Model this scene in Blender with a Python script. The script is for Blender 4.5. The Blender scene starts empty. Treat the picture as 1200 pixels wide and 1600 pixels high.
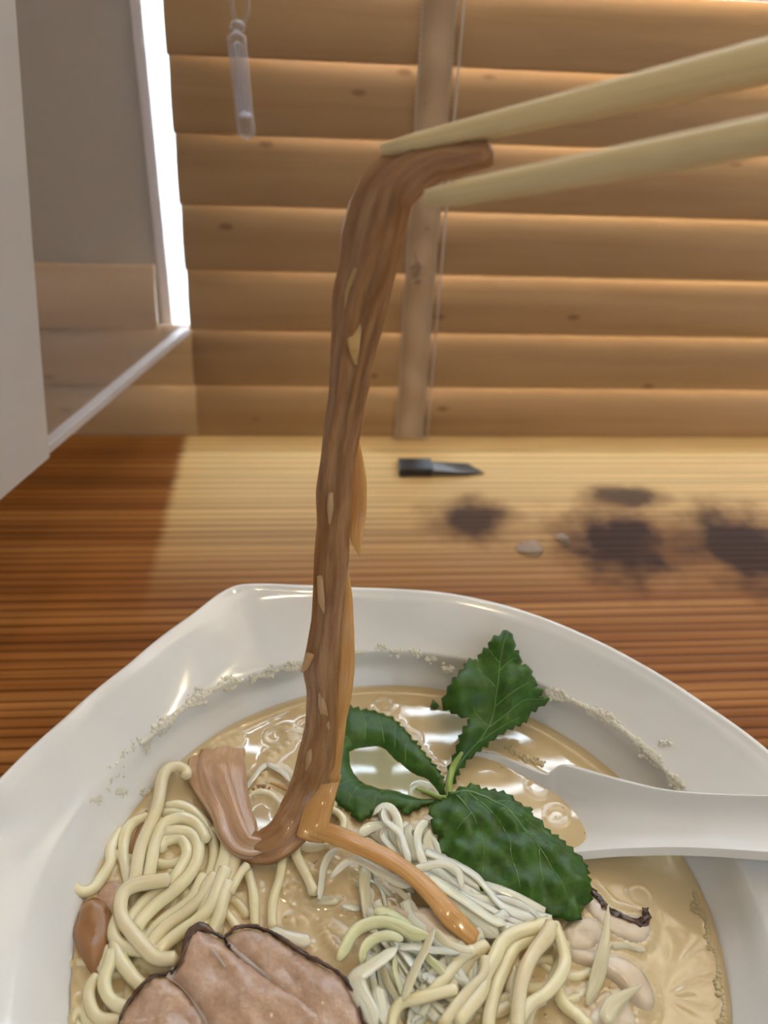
import bpy, math, random
import numpy as np
from mathutils import Vector, Matrix
from mathutils.geometry import delaunay_2d_cdt

random.seed(7); RNG = np.random.default_rng(7)
SC = bpy.context.scene
COL = SC.collection
ZT = 0.75                       # counter top
CZ = ZT + 0.2507                # lens height
FPX = 1300.0

# ------------------------------------------------------------------ camera
def cam_axes(p, r, y):
    p, r, y = np.radians([p, r, y])
    F = np.array([np.sin(y)*np.cos(p), np.cos(y)*np.cos(p), -np.sin(p)])
    Rt = np.array([np.cos(y), -np.sin(y), 0.0]); U = np.cross(Rt, F)
    return np.cos(r)*Rt+np.sin(r)*U, -np.sin(r)*Rt+np.cos(r)*U, F
CR, CU, CF = cam_axes(33.4176, 3.1873, 6.3388)
cam = bpy.data.cameras.new('camera'); co = bpy.data.objects.new('camera', cam); COL.objects.link(co)
M = Matrix(((CR[0], CU[0], -CF[0], 0), (CR[1], CU[1], -CF[1], 0), (CR[2], CU[2], -CF[2], CZ), (0, 0, 0, 1)))
co.matrix_world = M
cam.sensor_fit = 'VERTICAL'; cam.sensor_height = 36; cam.lens = FPX/1600*36
cam.clip_start = 0.01
cam.dof.use_dof = True; cam.dof.focus_distance = 0.228; cam.dof.aperture_fstop = 12
SC.camera = co

# ------------------------------------------------------------------ world, lights, exposure
w = bpy.data.worlds.new('sky'); SC.world = w; w.use_nodes = True
bg = w.node_tree.nodes['Background']
bg.inputs[0].default_value = (0.74, 0.88, 1.0, 1); bg.inputs[1].default_value = 15

def area(name, loc, target, size, power, color, sizey=None, shape=None):
    l = bpy.data.lights.new(name, 'AREA'); l.energy = power; l.color = color; l.size = size
    if sizey: l.shape = 'RECTANGLE'; l.size_y = sizey
    if shape: l.shape = shape
    o = bpy.data.objects.new(name, l); COL.objects.link(o); o.location = loc
    o.rotation_euler = (Vector(target)-Vector(loc)).to_track_quat('-Z', 'Y').to_euler()
    return o
area('front_window_light', (1.0, -1.7, 1.75), (0, 0.3, 0.8), 1.8, 8, (0.70, 0.86, 1.0), 1.3)
for i, (x, y) in enumerate([(-0.75, 0.25), (-0.45, -0.75), (0.35, -0.55), (1.05, 0.1), (-0.1, 0.15), (0.5, 0.3), (-1.1, -0.3), (0.75, -1.2)]):
    area('ceiling_lamp_light', (x, y, 2.25), (x, y, 0), 0.03, 1.2, (1.0, 0.80, 0.50), shape='DISK')
SC.view_settings.view_transform = 'Standard'; SC.view_settings.look = 'None'
SC.view_settings.gamma = 1; SC.view_settings.use_curve_mapping = False
SC.view_settings.exposure = 0.04

# ------------------------------------------------------------------ casting helpers (pixel of the photo -> real point)
CAMP = np.array([0, 0, CZ])
def ray(px, py):
    return CF + CR*(px-600)/FPX - CU*(py-800)/FPX
def at_z(px, py, z):
    r = ray(px, py); return CAMP + r*((z-CZ)/r[2])
def at_y(px, py, y):
    r = ray(px, py); return CAMP + r*(y/r[1])
def at_d(px, py, a):
    return CAMP + ray(px, py)*a
def depth(P):
    return float((np.asarray(P)-CAMP) @ CF)

ZR = CZ-0.180; ZC = CZ-0.192; ZB = CZ-0.205       # rim, crease, broth

# ------------------------------------------------------------------ object helpers
def new_obj(name, verts, faces, mat, parent=None, uvs=None, smooth=True, mats=None, fmat=None):
    me = bpy.data.meshes.new(name)
    me.from_pydata([tuple(map(float, v)) for v in verts], [], faces)
    if smooth: me.polygons.foreach_set('use_smooth', [True]*len(me.polygons))
    if uvs is not None:
        uvl = me.uv_layers.new(name='UVMap')
        li = np.empty(len(me.loops), dtype=np.int32); me.loops.foreach_get('vertex_index', li)
        uvl.data.foreach_set('uv', np.asarray(uvs, dtype=np.float32)[li].ravel())
    me.materials.append(mat)
    o = bpy.data.objects.new(name, me); COL.objects.link(o)
    if parent: o.parent = parent
    return o
def tag(o, label=None, cat=None, group=None, kind=None):
    if label: o['label'] = label
    if cat: o['category'] = cat
    if group: o['group'] = group
    if kind: o['kind'] = kind
    return o
def empty(name, loc):
    o = bpy.data.objects.new(name, None); COL.objects.link(o); o.location = loc; o.empty_display_size = 0.01
    return o
def adopt(child, parent):
    child.parent = parent; child.matrix_parent_inverse = Matrix.Translation(-Vector(parent.location)); return child
def box_geo(x0, x1, y0, y1, z0, z1):
    v = [(x0,y0,z0),(x1,y0,z0),(x1,y1,z0),(x0,y1,z0),(x0,y0,z1),(x1,y0,z1),(x1,y1,z1),(x0,y1,z1)]
    f = [(0,3,2,1),(4,5,6,7),(0,1,5,4),(1,2,6,5),(2,3,7,6),(3,0,4,7)]
    return v, f
def box(name, b, mat, parent=None, bevel=0):
    v, f = box_geo(*b); o = new_obj(name, v, f, mat, parent, smooth=False)
    if bevel:
        m = o.modifiers.new('b', 'BEVEL'); m.width = bevel; m.segments = 2
    return o
def catmull(P, n):
    P = np.asarray(P, float); k = len(P)
    if k == 2:
        t = np.linspace(0, 1, n)[:, None]; return P[0]*(1-t)+P[1]*t
    Q = np.vstack([2*P[0]-P[1], P, 2*P[-1]-P[-2]])
    out = []
    for u in np.linspace(0, k-1-1e-9, n):
        i = int(u); t = u-i; a, b, c, d = Q[i], Q[i+1], Q[i+2], Q[i+3]
        out.append(0.5*((2*b)+(-a+c)*t+(2*a-5*b+4*c-d)*t*t+(-a+3*b-3*c+d)*t**3))
    return np.array(out)
def loft_geo(path, wid, thk, up=(0, 0, 1), seg=10, power=1.0, ridges=0.0, ridge_n=7, cap=True, rseed=0, spread=None):
    """a swept strip: half widths wid, half thicknesses thk along path; up = the direction of its thin side"""
    n = len(path); path = np.asarray(path, float)
    T = np.gradient(path, axis=0); T /= np.linalg.norm(T, axis=1)[:, None]+1e-12
    if callable(up): ups = np.array([up(i/(n-1)) for i in range(n)])
    else: ups = np.tile(np.asarray(up, float), (n, 1))
    S = np.cross(T, ups)
    nrm = np.linalg.norm(S, axis=1)
    for i in range(n):
        if nrm[i] < 0.15: S[i] = S[i-1] if i else np.cross(T[i], (0.3, 1, 0.2))
    for i in range(1, n):
        if S[i] @ S[i-1] < 0: S[i] = -S[i]
    S /= np.linalg.norm(S, axis=1)[:, None]
    N = np.cross(S, T)
    wid = np.broadcast_to(wid, n); thk = np.broadcast_to(thk, n)
    L = np.concatenate([[0], np.cumsum(np.linalg.norm(np.diff(path, axis=0), axis=1))])
    r = np.random.default_rng(rseed)
    ph = r.uniform(0, 6.28, ridge_n); fr = r.integers(3, 12, ridge_n); dr = r.uniform(-60, 60, ridge_n)
    V = []; UV = []
    for i in range(n):
        for j in range(seg):
            a = 2*math.pi*j/seg; c, s = math.cos(a), math.sin(a)
            cx = math.copysign(abs(c)**power, c); sx = math.copysign(abs(s)**power, s)
            k = 1.0
            if ridges: k += ridges*sum(math.sin(fr[q]*a+ph[q]+dr[q]*L[i]) for q in range(ridge_n))/ridge_n*2
            V.append(path[i]+S[i]*wid[i]*cx*(1+(k-1)*.4)+N[i]*thk[i]*sx*k)
            UV.append((j/seg, L[i]*100))
    F = [(i*seg+j, i*seg+(j+1) % seg, (i+1)*seg+(j+1) % seg, (i+1)*seg+j) for i in range(n-1) for j in range(seg)]
    if cap:
        for i, e in ((0, -1), (n-1, 1)):
            V.append(path[i]+T[i]*e*min(wid[i], thk[i])*0.6); UV.append((0.5, L[i]*100)); c = len(V)-1
            for j in range(seg):
                a, b = i*seg+j, i*seg+(j+1) % seg
                F.append((c, b, a) if e < 0 else (c, a, b))
    return np.array(V), F, UV
class Bag:
    def __init__(s): s.v = []; s.f = []; s.u = []; s.n = 0
    def add(s, v, f, u=None):
        s.v.append(np.asarray(v, float)); s.f += [tuple(i+s.n for i in q) for q in f]
        s.u += list(u) if u is not None else [(0, 0)]*len(v); s.n += len(v)
    def obj(s, name, mat, parent=None, smooth=True):
        return new_obj(name, np.vstack(s.v), s.f, mat, parent, s.u, smooth)
def noise1(n, amp, rng, freq=4):
    k = np.interp(np.linspace(0, freq, n), np.arange(freq+2), rng.normal(0, 1, freq+2)); return k*amp

# ------------------------------------------------------------------ materials
def mat(name, color=(1, 1, 1), rough=0.5, **kw):
    m = bpy.data.materials.new(name); m.use_nodes = True; b = m.node_tree.nodes['Principled BSDF']
    b.inputs['Base Color'].default_value = (*color, 1); b.inputs['Roughness'].default_value = rough
    for k, v in kw.items(): b.inputs[k.replace('_', ' ')].default_value = v
    return m
def nodes(m): return m.node_tree.nodes, m.node_tree.links, m.node_tree.nodes['Principled BSDF']
def ramp(nt, stops):
    r = nt.nodes.new('ShaderNodeValToRGB'); e = r.color_ramp.elements
    while len(e) < len(stops): e.new(0.5)
    for i, (p, c) in enumerate(stops): e[i].position = p; e[i].color = (*c, 1)
    return r
def coords(m, scale, kind='Object'):
    N, L, B = nodes(m); t = N.new('ShaderNodeTexCoord'); mp = N.new('ShaderNodeMapping')
    L.new(t.outputs[kind], mp.inputs[0]); mp.inputs['Scale'].default_value = scale; return mp.outputs[0]
def noise(m, vec, scale=1, detail=4, rough=0.5, dist=0):
    N, L, B = nodes(m); t = N.new('ShaderNodeTexNoise'); L.new(vec, t.inputs['Vector'])
    t.inputs['Scale'].default_value = scale; t.inputs['Detail'].default_value = detail
    t.inputs['Roughness'].default_value = rough; t.inputs['Distortion'].default_value = dist
    return t.outputs['Fac']
def bump(m, h, strength, dist):
    N, L, B = nodes(m); b = N.new('ShaderNodeBump'); b.inputs['Strength'].default_value = strength
    b.inputs['Distance'].default_value = dist; L.new(h, b.inputs['Height']); L.new(b.outputs[0], B.inputs['Normal'])
    return b
def mixc(m, fac, a, b, mode='MIX'):
    N, L, B = nodes(m); x = N.new('ShaderNodeMix'); x.data_type = 'RGBA'; x.blend_type = mode
    for s, v in ((x.inputs[0], fac), (x.inputs[6], a), (x.inputs[7], b)):
        if hasattr(v, 'is_linked') or hasattr(v, 'links'): L.new(v, s)
        elif isinstance(v, tuple): s.default_value = (*v, 1)
        else: s.default_value = v
    return x.outputs[2]
def colored(m, out): N, L, B = nodes(m); L.new(out, B.inputs['Base Color'])

def wood(name, dark, mid, light, scale, rough, bumpd=0.0003, band=0.0, coat=0.0):
    """grain runs along x"""
    m = mat(name, mid, rough); N, L, B = nodes(m)
    v = coords(m, (scale[0], scale[1], scale[2]))
    n1 = noise(m, v, 1, 5, 0.6, 0.3)
    r = ramp(m.node_tree, [(0.25, dark), (0.5, mid), (0.75, light)]); L.new(n1, r.inputs[0])
    out = r.outputs[0]
    if coat: B.inputs['Coat Weight'].default_value = coat; B.inputs['Coat Roughness'].default_value = 0.08
    if bumpd: bump(m, n1, 0.5, bumpd)
    colored(m, out); return m

M_slat = wood('blind wood', (0.44, 0.275, 0.130), (0.54, 0.36, 0.185), (0.59, 0.405, 0.215), (3, 60, 60), 0.42, 0.0001)
def slat_knots():
    N, L, B = nodes(M_slat)
    base = B.inputs['Base Color'].links[0].from_socket
    info = N.new('ShaderNodeObjectInfo'); geo = N.new('ShaderNodeNewGeometry')
    vor = N.new('ShaderNodeTexVoronoi'); mp = N.new('ShaderNodeMapping'); mp.inputs['Scale'].default_value = (22, 34, 50)
    L.new(geo.outputs['Position'], mp.inputs[0]); L.new(mp.outputs[0], vor.inputs['Vector']); vor.inputs['Scale'].default_value = 1
    r = ramp(M_slat.node_tree, [(0.05, (0.3, 0.18, 0.1)), (0.11, (1, 1, 1))]); L.new(vor.outputs['Distance'], r.inputs[0])
    # slat to slat tone
    mx = mixc(M_slat, 0.55, base, r.outputs[0], 'MULTIPLY')
    r2 = ramp(M_slat.node_tree, [(0, (0.90, 0.86, 0.84)), (1, (1.06, 1.0, 0.97))]); L.new(info.outputs['Random'], r2.inputs[0])
    colored(M_slat, mixc(M_slat, 1.0, mx, r2.outputs[0], 'MULTIPLY'))
slat_knots()

def table_mat():
    m = mat('counter wood', (0.3, 0.14, 0.05), 0.36, Specular_IOR_Level=0.07); N, L, B = nodes(m)
    v = coords(m, (2.2, 60, 60)); n1 = noise(m, v, 1, 3, 0.5, 0.25)
    v2 = coords(m, (1.1, 330, 60)); n2 = noise(m, v2, 1, 4, 0.6, 0.2)
    r = ramp(m.node_tree, [(0.30, (0.22, 0.080, 0.022)), (0.44, (0.30, 0.115, 0.031)), (0.60, (0.38, 0.160, 0.046)), (0.78, (0.46, 0.21, 0.068))])
    L.new(n1, r.inputs[0])
    # thin dark growth lines
    wv = N.new('ShaderNodeTexWave'); wv.wave_type = 'BANDS'; wv.bands_direction = 'Y'; wv.wave_profile = 'SIN'
    vw = coords(m, (1.0, 1.0, 1.0)); L.new(coords(m, (1.2, 46, 46)), wv.inputs['Vector'])
    wv.inputs['Scale'].default_value = 1.25; wv.inputs['Distortion'].default_value = 7.0
    wv.inputs['Detail'].default_value = 2.5; wv.inputs['Detail Scale'].default_value = 0.75
    rw = ramp(m.node_tree, [(0.0, (0.30, 0.22, 0.18)), (0.12, (0.75, 0.70, 0.66)), (0.3, (1, 1, 1))]); L.new(wv.outputs['Fac'], rw.inputs[0])
    c = mixc(m, 0.85, r.outputs[0], rw.outputs[0], 'MULTIPLY')
    r3 = ramp(m.node_tree, [(0.35, (0.72, 0.68, 0.64)), (0.6, (1.08, 1.05, 1.0))]); L.new(n2, r3.inputs[0])
    c = mixc(m, 0.8, c, r3.outputs[0], 'MULTIPLY')
    # window light painted into the colour as a paler zone near the blind
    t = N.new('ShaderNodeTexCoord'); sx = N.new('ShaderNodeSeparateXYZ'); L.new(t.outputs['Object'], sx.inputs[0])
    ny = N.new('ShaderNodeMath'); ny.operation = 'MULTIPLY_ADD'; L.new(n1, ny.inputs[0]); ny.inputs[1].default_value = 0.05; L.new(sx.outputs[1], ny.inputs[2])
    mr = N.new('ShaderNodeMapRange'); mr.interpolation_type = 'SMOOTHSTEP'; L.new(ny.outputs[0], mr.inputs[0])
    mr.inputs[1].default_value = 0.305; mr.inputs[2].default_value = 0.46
    window_glare = mixc(m, 1.0, (0.86, 0.62, 0.30), r3.outputs[0], 'MULTIPLY')
    window_glare = mixc(m, 0.6, window_glare, rw.outputs[0], 'MULTIPLY')
    xj = N.new('ShaderNodeMapRange'); xj.interpolation_type = 'SMOOTHSTEP'  # side border of the painted window glare
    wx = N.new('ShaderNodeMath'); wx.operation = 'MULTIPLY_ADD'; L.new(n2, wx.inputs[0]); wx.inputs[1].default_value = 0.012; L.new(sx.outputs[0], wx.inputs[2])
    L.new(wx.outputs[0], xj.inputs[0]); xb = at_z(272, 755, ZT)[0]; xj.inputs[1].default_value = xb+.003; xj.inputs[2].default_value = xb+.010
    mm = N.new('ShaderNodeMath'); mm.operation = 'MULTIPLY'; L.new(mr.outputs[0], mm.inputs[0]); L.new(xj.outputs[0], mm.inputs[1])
    c = mixc(m, mm.outputs[0], c, window_glare)
    # dark knots
    for (px, py, rx, ry, k) in KNOTS:
        P = at_z(px, py, ZT)
        mp = N.new('ShaderNodeMapping'); mp.vector_type = 'TEXTURE'; L.new(t.outputs['Object'], mp.inputs[0])
        mp.inputs['Location'].default_value = (P[0], P[1], 0); mp.inputs['Scale'].default_value = (rx, ry, 1)
        ns = N.new('ShaderNodeVectorMath'); ns.operation = 'MULTIPLY_ADD'
        nn = N.new('ShaderNodeTexNoise'); nn.inputs['Scale'].default_value = 60; L.new(t.outputs['Object'], nn.inputs['Vector'])
        L.new(nn.outputs['Color'], ns.inputs[0]); ns.inputs[1].default_value = (0.7, 0.7, 0); L.new(mp.outputs[0], ns.inputs[2])
        sb = N.new('ShaderNodeVectorMath'); sb.operation = 'SUBTRACT'; L.new(ns.outputs[0], sb.inputs[0]); sb.inputs[1].default_value = (0.35, 0.35, 0)
        ml = N.new('ShaderNodeVectorMath'); ml.operation = 'MULTIPLY'; L.new(sb.outputs[0], ml.inputs[0]); ml.inputs[1].default_value = (1, 1, 0)
        ln = N.new('ShaderNodeVectorMath'); ln.operation = 'LENGTH'; L.new(ml.outputs[0], ln.inputs[0])
        q = N.new('ShaderNodeMapRange'); q.interpolation_type = 'SMOOTHSTEP'; L.new(ln.outputs['Value'], q.inputs[0])
        q.inputs[1].default_value = 1.0; q.inputs[2].default_value = 0.25; q.inputs[4].default_value = k
        q2 = N.new('ShaderNodeMapRange'); L.new(ln.outputs['Value'], q2.inputs[0]); q2.inputs[1].default_value = .85; q2.inputs[2].default_value = .35
        c = mixc(m, q.outputs[0], c, mixc(m, q2.outputs[0], (0.24, 0.085, 0.016), (0.045, 0.014, 0.003)))
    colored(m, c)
    bump(m, wv.outputs['Fac'], 0.5, 0.0004)
    B.inputs['Coat Weight'].default_value = 0.0
    return m
KNOTS = [(735, 812, .036, .034, .95), (975, 776, .036, .020, .9), (975, 850, .058, .056, 1), (1160, 856, .058, .060, 1)]
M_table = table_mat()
M_wall = mat('grey plaster', (0.46, 0.405, 0.345), 0.8); bump(M_wall, noise(M_wall, coords(M_wall, (40, 40, 40)), 1, 6), 0.3, 0.001)
M_room = mat('room plaster', (0.62, 0.59, 0.55), 0.85)
M_frame = mat('window frame lilac white', (0.66, 0.64, 0.70), 0.4)
M_floor = mat('floor', (0.25, 0.17, 0.11), 0.5)
M_ground = mat('pale paving outside', (0.75, 0.77, 0.78), 0.8)
M_board = mat('white board', (0.60, 0.585, 0.58), 0.35)
M_bowl = mat('white porcelain', (0.80, 0.80, 0.795), 0.12, Coat_Weight=0.3, Coat_Roughness=0.03, Subsurface_Weight=0.0)
M_spoon = mat('white melamine', (0.82, 0.82, 0.82), 0.28)
M_tape = mat('ladder tape', (0.40, 0.27, 0.19), 0.8)
def tape_detail():
    n = noise(M_tape, coords(M_tape, (60, 60, 60)), 1, 4, .6); N, L, B = nodes(M_tape)
    r = ramp(M_tape.node_tree, [(0.30, (0.20, 0.12, 0.075)), (0.38, (0.52, 0.36, 0.22)), (0.8, (0.57, 0.40, 0.25))]); L.new(n, r.inputs[0]); colored(M_tape, r.outputs[0])
tape_detail()
M_thread = mat('pale thread', (0.62, 0.55, 0.48), 0.7)
M_clear = mat('clear plastic', (0.80, 0.80, 0.86), 0.1)
N_, L_, B_ = nodes(M_clear)
_t = N_.new('ShaderNodeBsdfTransparent'); _t.inputs[0].default_value = (.95, .95, .97, 1); _m = N_.new('ShaderNodeMixShader'); _w = N_.new('ShaderNodeLayerWeight'); _w.inputs[0].default_value = 0.35
_r = N_.new('ShaderNodeMapRange'); L_.new(_w.outputs['Facing'], _r.inputs[0]); _r.inputs[1].default_value = .1; _r.inputs[2].default_value = .8; _r.inputs[3].default_value = .10; _r.inputs[4].default_value = .75
L_.new(_r.outputs[0], _m.inputs[0]); L_.new(_t.outputs[0], _m.inputs[1]); L_.new(B_.outputs[0], _m.inputs[2]); L_.new(_m.outputs[0], N_['Material Output'].inputs[0])
M_black = mat('black plastic', (0.02, 0.018, 0.022), 0.35)
M_chop = mat('pale chopstick wood', (0.80, 0.62, 0.33), 0.5)
def chop_detail():
    n = noise(M_chop, coords(M_chop, (40, 0.25, 1), 'UV'), 1, 4, .6); N, L, B = nodes(M_chop)
    r = ramp(M_chop.node_tree, [(0.3, (0.62, 0.47, 0.24)), (0.7, (0.74, 0.59, 0.33))]); L.new(n, r.inputs[0]); colored(M_chop, r.outputs[0])
chop_detail()

def broth_mat():
    m = mat('creamy broth', (0.6, 0.45, 0.24), 0.05, IOR=1.40, Coat_Weight=.9, Coat_IOR=1.5, Coat_Roughness=0.02); N, L, B = nodes(m)
    v = coords(m, (1, 1, 1)); n = noise(m, v, 45, 3); n2 = noise(m, v, 14, 2)
    r = ramp(m.node_tree, [(0.3, (0.60, 0.46, 0.255)), (0.7, (0.70, 0.56, 0.34))]); L.new(n2, r.inputs[0])
    vor = N.new('ShaderNodeTexVoronoi'); vor.inputs['Scale'].default_value = 330; L.new(v, vor.inputs['Vector'])
    r2 = ramp(m.node_tree, [(0.06, (0.62, 0.55, 0.42)), (0.14, (1, 1, 1))]); L.new(vor.outputs['Distance'], r2.inputs[0])
    spk = N.new('ShaderNodeMath'); spk.operation = 'GREATER_THAN'; spk.inputs[1].default_value = 0.72
    L.new(vor.outputs['Color'], spk.inputs[0])
    c = mixc(m, spk.outputs[0], r.outputs[0], mixc(m, 1.0, r.outputs[0], r2.outputs[0], 'MULTIPLY'))
    at = N.new('ShaderNodeAttribute'); at.attribute_name = 'leafy'
    c = mixc(m, at.outputs['Fac'], c, (0.36, 0.38, 0.24))
    colored(m, c); B.inputs['Subsurface Weight'].default_value = 0.0
    return m
M_broth = broth_mat()
def food(name, stops, rough, sss, vec=(1, 1, 1), kind='Object', scale=90, bumps=0.3, bd=0.0004, rad=0.003, coat=0.35):
    m = mat(name, stops[0][1], rough, Subsurface_Weight=sss, Subsurface_Scale=rad); N, L, B = nodes(m)
    B.inputs['Subsurface Radius'].default_value = (1, 0.7, 0.4)
    n = noise(m, coords(m, vec, kind), scale, 4, .6); r = ramp(m.node_tree, stops); L.new(n, r.inputs[0]); colored(m, r.outputs[0])
    if bumps: bump(m, n, bumps, bd)
    B.inputs['Coat Weight'].default_value = coat; B.inputs['Coat Roughness'].default_value = .07
    return m
M_noodle = food('noodle', [(0.3, (0.84, 0.75, 0.47)), (0.7, (0.91, 0.84, 0.60))], 0.16, 0.35, scale=60, bumps=0.3, bd=.0006, coat=.7)
M_noodle2 = food('soaked noodle', [(0.3, (0.76, 0.66, 0.42)), (0.7, (0.84, 0.75, 0.52))], 0.18, 0.3, scale=60, bumps=0.15)
M_leek = food('white leek', [(0.3, (0.88, 0.84, 0.62)), (0.7, (0.95, 0.93, 0.78))], 0.13, 0.5, (9, 0.6, 1), 'UV', 1.2, 0.8, coat=.7)
M_leekg = food('yellow green leek', [(0.3, (0.68, 0.70, 0.36)), (0.7, (0.82, 0.82, 0.56))], 0.2, 0.4, (9, 0.6, 1), 'UV', 1.2, 0.4)
M_leekt = food('translucent leek', [(0.3, (0.68, 0.61, 0.40)), (0.7, (0.80, 0.74, 0.56))], 0.2, 0.4, (9, 0.6, 1), 'UV', 1.2, 0.4)
M_menma = food('brown bamboo shoot', [(0.25, (0.20, 0.085, 0.028)), (0.5, (0.34, 0.17, 0.07)), (0.75, (0.48, 0.27, 0.125))], 0.2, 0.35, (14, 0.55, 1), 'UV', 1.0, 0.8, 0.0006, .004, .15)
M_amber = food('amber bamboo shoot', [(0.25, (0.50, 0.25, 0.07)), (0.75, (0.68, 0.40, 0.15))], 0.16, 0.45, (14, 0.5, 1), 'UV', 1.0, 0.5, 0.0005, .004)
M_meat = food('pink brown roast pork', [(0.3, (0.42, 0.25, 0.165)), (0.55, (0.54, 0.355, 0.25)), (0.8, (0.64, 0.46, 0.345))], 0.22, 0.15, scale=230, bumps=1.0, bd=0.0007, coat=.6)
M_seared = food('seared edge', [(0.35, (0.03, 0.016, 0.012)), (0.7, (0.16, 0.07, 0.04))], 0.25, 0, scale=300, bumps=0.6)
M_fat = food('pork fat', [(0.3, (0.52, 0.42, 0.36)), (0.7, (0.66, 0.56, 0.50))], 0.18, 0.3, scale=160, bumps=0.4)
M_chicken = food('pale cooked chicken', [(0.3, (0.66, 0.54, 0.40)), (0.7, (0.80, 0.70, 0.57))], 0.25, 0.3, scale=120, bumps=0.4)
M_leaf = food('dark green leaf', [(0.3, (0.020, 0.070, 0.006)), (0.7, (0.050, 0.135, 0.012))], 0.34, 0.0, scale=260, bumps=0.6, bd=0.0004, coat=0.06); M_leaf.node_tree.nodes['Principled BSDF'].inputs['Specular IOR Level'].default_value = .3
M_vein = mat('pale green vein', (0.10, 0.24, 0.06), 0.3)
M_stem = mat('light green stem', (0.32, 0.46, 0.12), 0.3)
M_foam = mat('soup foam', (0.92, 0.89, 0.77), 0.12, Transmission_Weight=0.25)
M_foam2 = mat('fatty soup foam', (0.72, 0.60, 0.36), 0.12, Transmission_Weight=0.25)

# ------------------------------------------------------------------ room shell
WY = 0.487                       # room face of the window wall
def struct(o): o['kind'] = 'structure'; return o
struct(box('floor', (-1.6, 1.8, -2.2, WY+.12, -0.05, 0), M_floor))
struct(box('ceiling', (-1.6, 1.8, -2.2, WY+.12, 2.4, 2.45), M_room))
struct(box('wall_left', (-1.65, -1.6, -2.2, WY+.12, 0, 2.4), M_room))
struct(box('wall_right', (1.8, 1.85, -2.2, WY+.12, 0, 2.4), M_room))
struct(box('wall_front', (-1.6, 1.8, -2.25, -2.2, 0, 2.4), M_room))
XF = -0.0845                     # side of the window opening
bw = Bag()
for b in ((-1.6, XF, WY, WY+.1, 0, 2.4), (1.3, 1.8, WY, WY+.1, 0, 2.4), (XF, 1.3, WY, WY+.1, 0, ZT-.02), (XF, 1.3, WY, WY+.1, 2.15, 2.4)): bw.add(*box_geo(*b))
struct(bw.obj('wall_back', M_wall, smooth=False))
win = struct(empty('window_1', (0.6, WY+.07, ZT)))
fr = Bag()
for b in ((XF, XF+.0055, WY-.004, WY+.1, ZT, 2.15), (1.27, 1.3, WY, WY+.09, ZT, 2.15), (XF, 1.3, WY+.05, WY+.09, 2.12, 2.15), (XF, 1.3, WY+.05, WY+.09, ZT-.02, ZT+.002)): fr.add(*box_geo(*b))
adopt(fr.obj('window_frame', M_frame, smooth=False), win)
M_glass = mat('window glass', (1, 1, 1), 0.0, IOR=1.45)
N_, L_, B_ = nodes(M_glass)
tr = N_.new('ShaderNodeBsdfTransparent'); gl = N_.new('ShaderNodeBsdfGlossy'); gl.inputs['Roughness'].default_value = 0.02
mx = N_.new('ShaderNodeMixShader'); fz = N_.new('ShaderNodeFresnel'); fz.inputs[0].default_value = 1.2
L_.new(fz.outputs[0], mx.inputs[0]); L_.new(tr.outputs[0], mx.inputs[1]); L_.new(gl.outputs[0], mx.inputs[2])
L_.new(mx.outputs[0], N_['Material Output'].inputs[0])
adopt(box('window_pane', (XF+.0055, 1.27, WY+.068, WY+.072, ZT+.002, 2.12), M_glass), win)
struct(box('ground', (-4, 4, WY+.12, 6, ZT-.5, ZT-.45), M_ground))

# ------------------------------------------------------------------ counter
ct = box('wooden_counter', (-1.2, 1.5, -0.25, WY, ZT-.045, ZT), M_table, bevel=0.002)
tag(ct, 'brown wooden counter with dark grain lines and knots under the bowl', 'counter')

# ------------------------------------------------------------------ blind
SP = 0.0350; BY = 0.470
def slat_geo(x0, x1, z_top, tilt=14, wdt=0.0336, t=0.0026, rng=random):
    """gently bowed slat whose top edge leans to the window; z_top = height of its top edge"""
    a = math.radians(tilt+rng.uniform(-.4, .4)); dy, dz = math.sin(a), math.cos(a)
    prof = []; K = 9
    bow = lambda u: 0.0028*(1-(2*u/wdt)**2)          # bulges towards the room
    us = [wdt*(i/(K-1)-.5) for i in range(K)]
    for u in us: prof.append((u, bow(u)+t/2))
    for q in (45, 0, -45): prof.append((wdt/2+t*.45*math.cos(math.radians(q)), t*.42*math.sin(math.radians(q))))
    for u in reversed(us): prof.append((u, bow(u)-t/2))
    for q in (-135, 180, 135): prof.append((-wdt/2+t*.45*math.cos(math.radians(q)), t*.42*math.sin(math.radians(q))))
    V = []
    for x in (x0, x1):
        for u, v in prof:
            V.append((x, BY+u*dy-v*dz, z_top-wdt/2*dz+u*dz+v*dy))
    n = len(prof)
    F = [(j, (j+1) % n, n+(j+1) % n, n+j) for j in range(n)]+[tuple(range(n-1, -1, -1)), tuple(range(n, 2*n))]
    return V, F
def smooth_sides(o):
    for p in o.data.polygons: p.use_smooth = len(p.vertices) == 4
    return o
blind = empty('window_blind', (0.3, BY, ZT))
tag(blind, 'wooden venetian blind with wide honey brown slats and a cloth tape', 'blind')
DZ = math.cos(math.radians(21.5))*0.0386
for k in range(-30, 6):
    zl = CZ-0.0410-SP*k              # the bright line; top edge of slat k sits just above it
    v, f = slat_geo(-0.0668+random.uniform(-.0002, .0002), 0.95, zl-0.0026, tilt=14 if k > -12 else 42)
    adopt(smooth_sides(new_obj('slat', v, f, M_slat, smooth=False)), blind)
adopt(box('head_rail', (-0.068, 0.95, BY-.022, BY+.022, CZ+1.045, CZ+1.09), M_slat), blind)
def vline(P0, P1, wd, thk, yoff, n=2):
    pass
ztop = CZ+1.045
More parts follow.
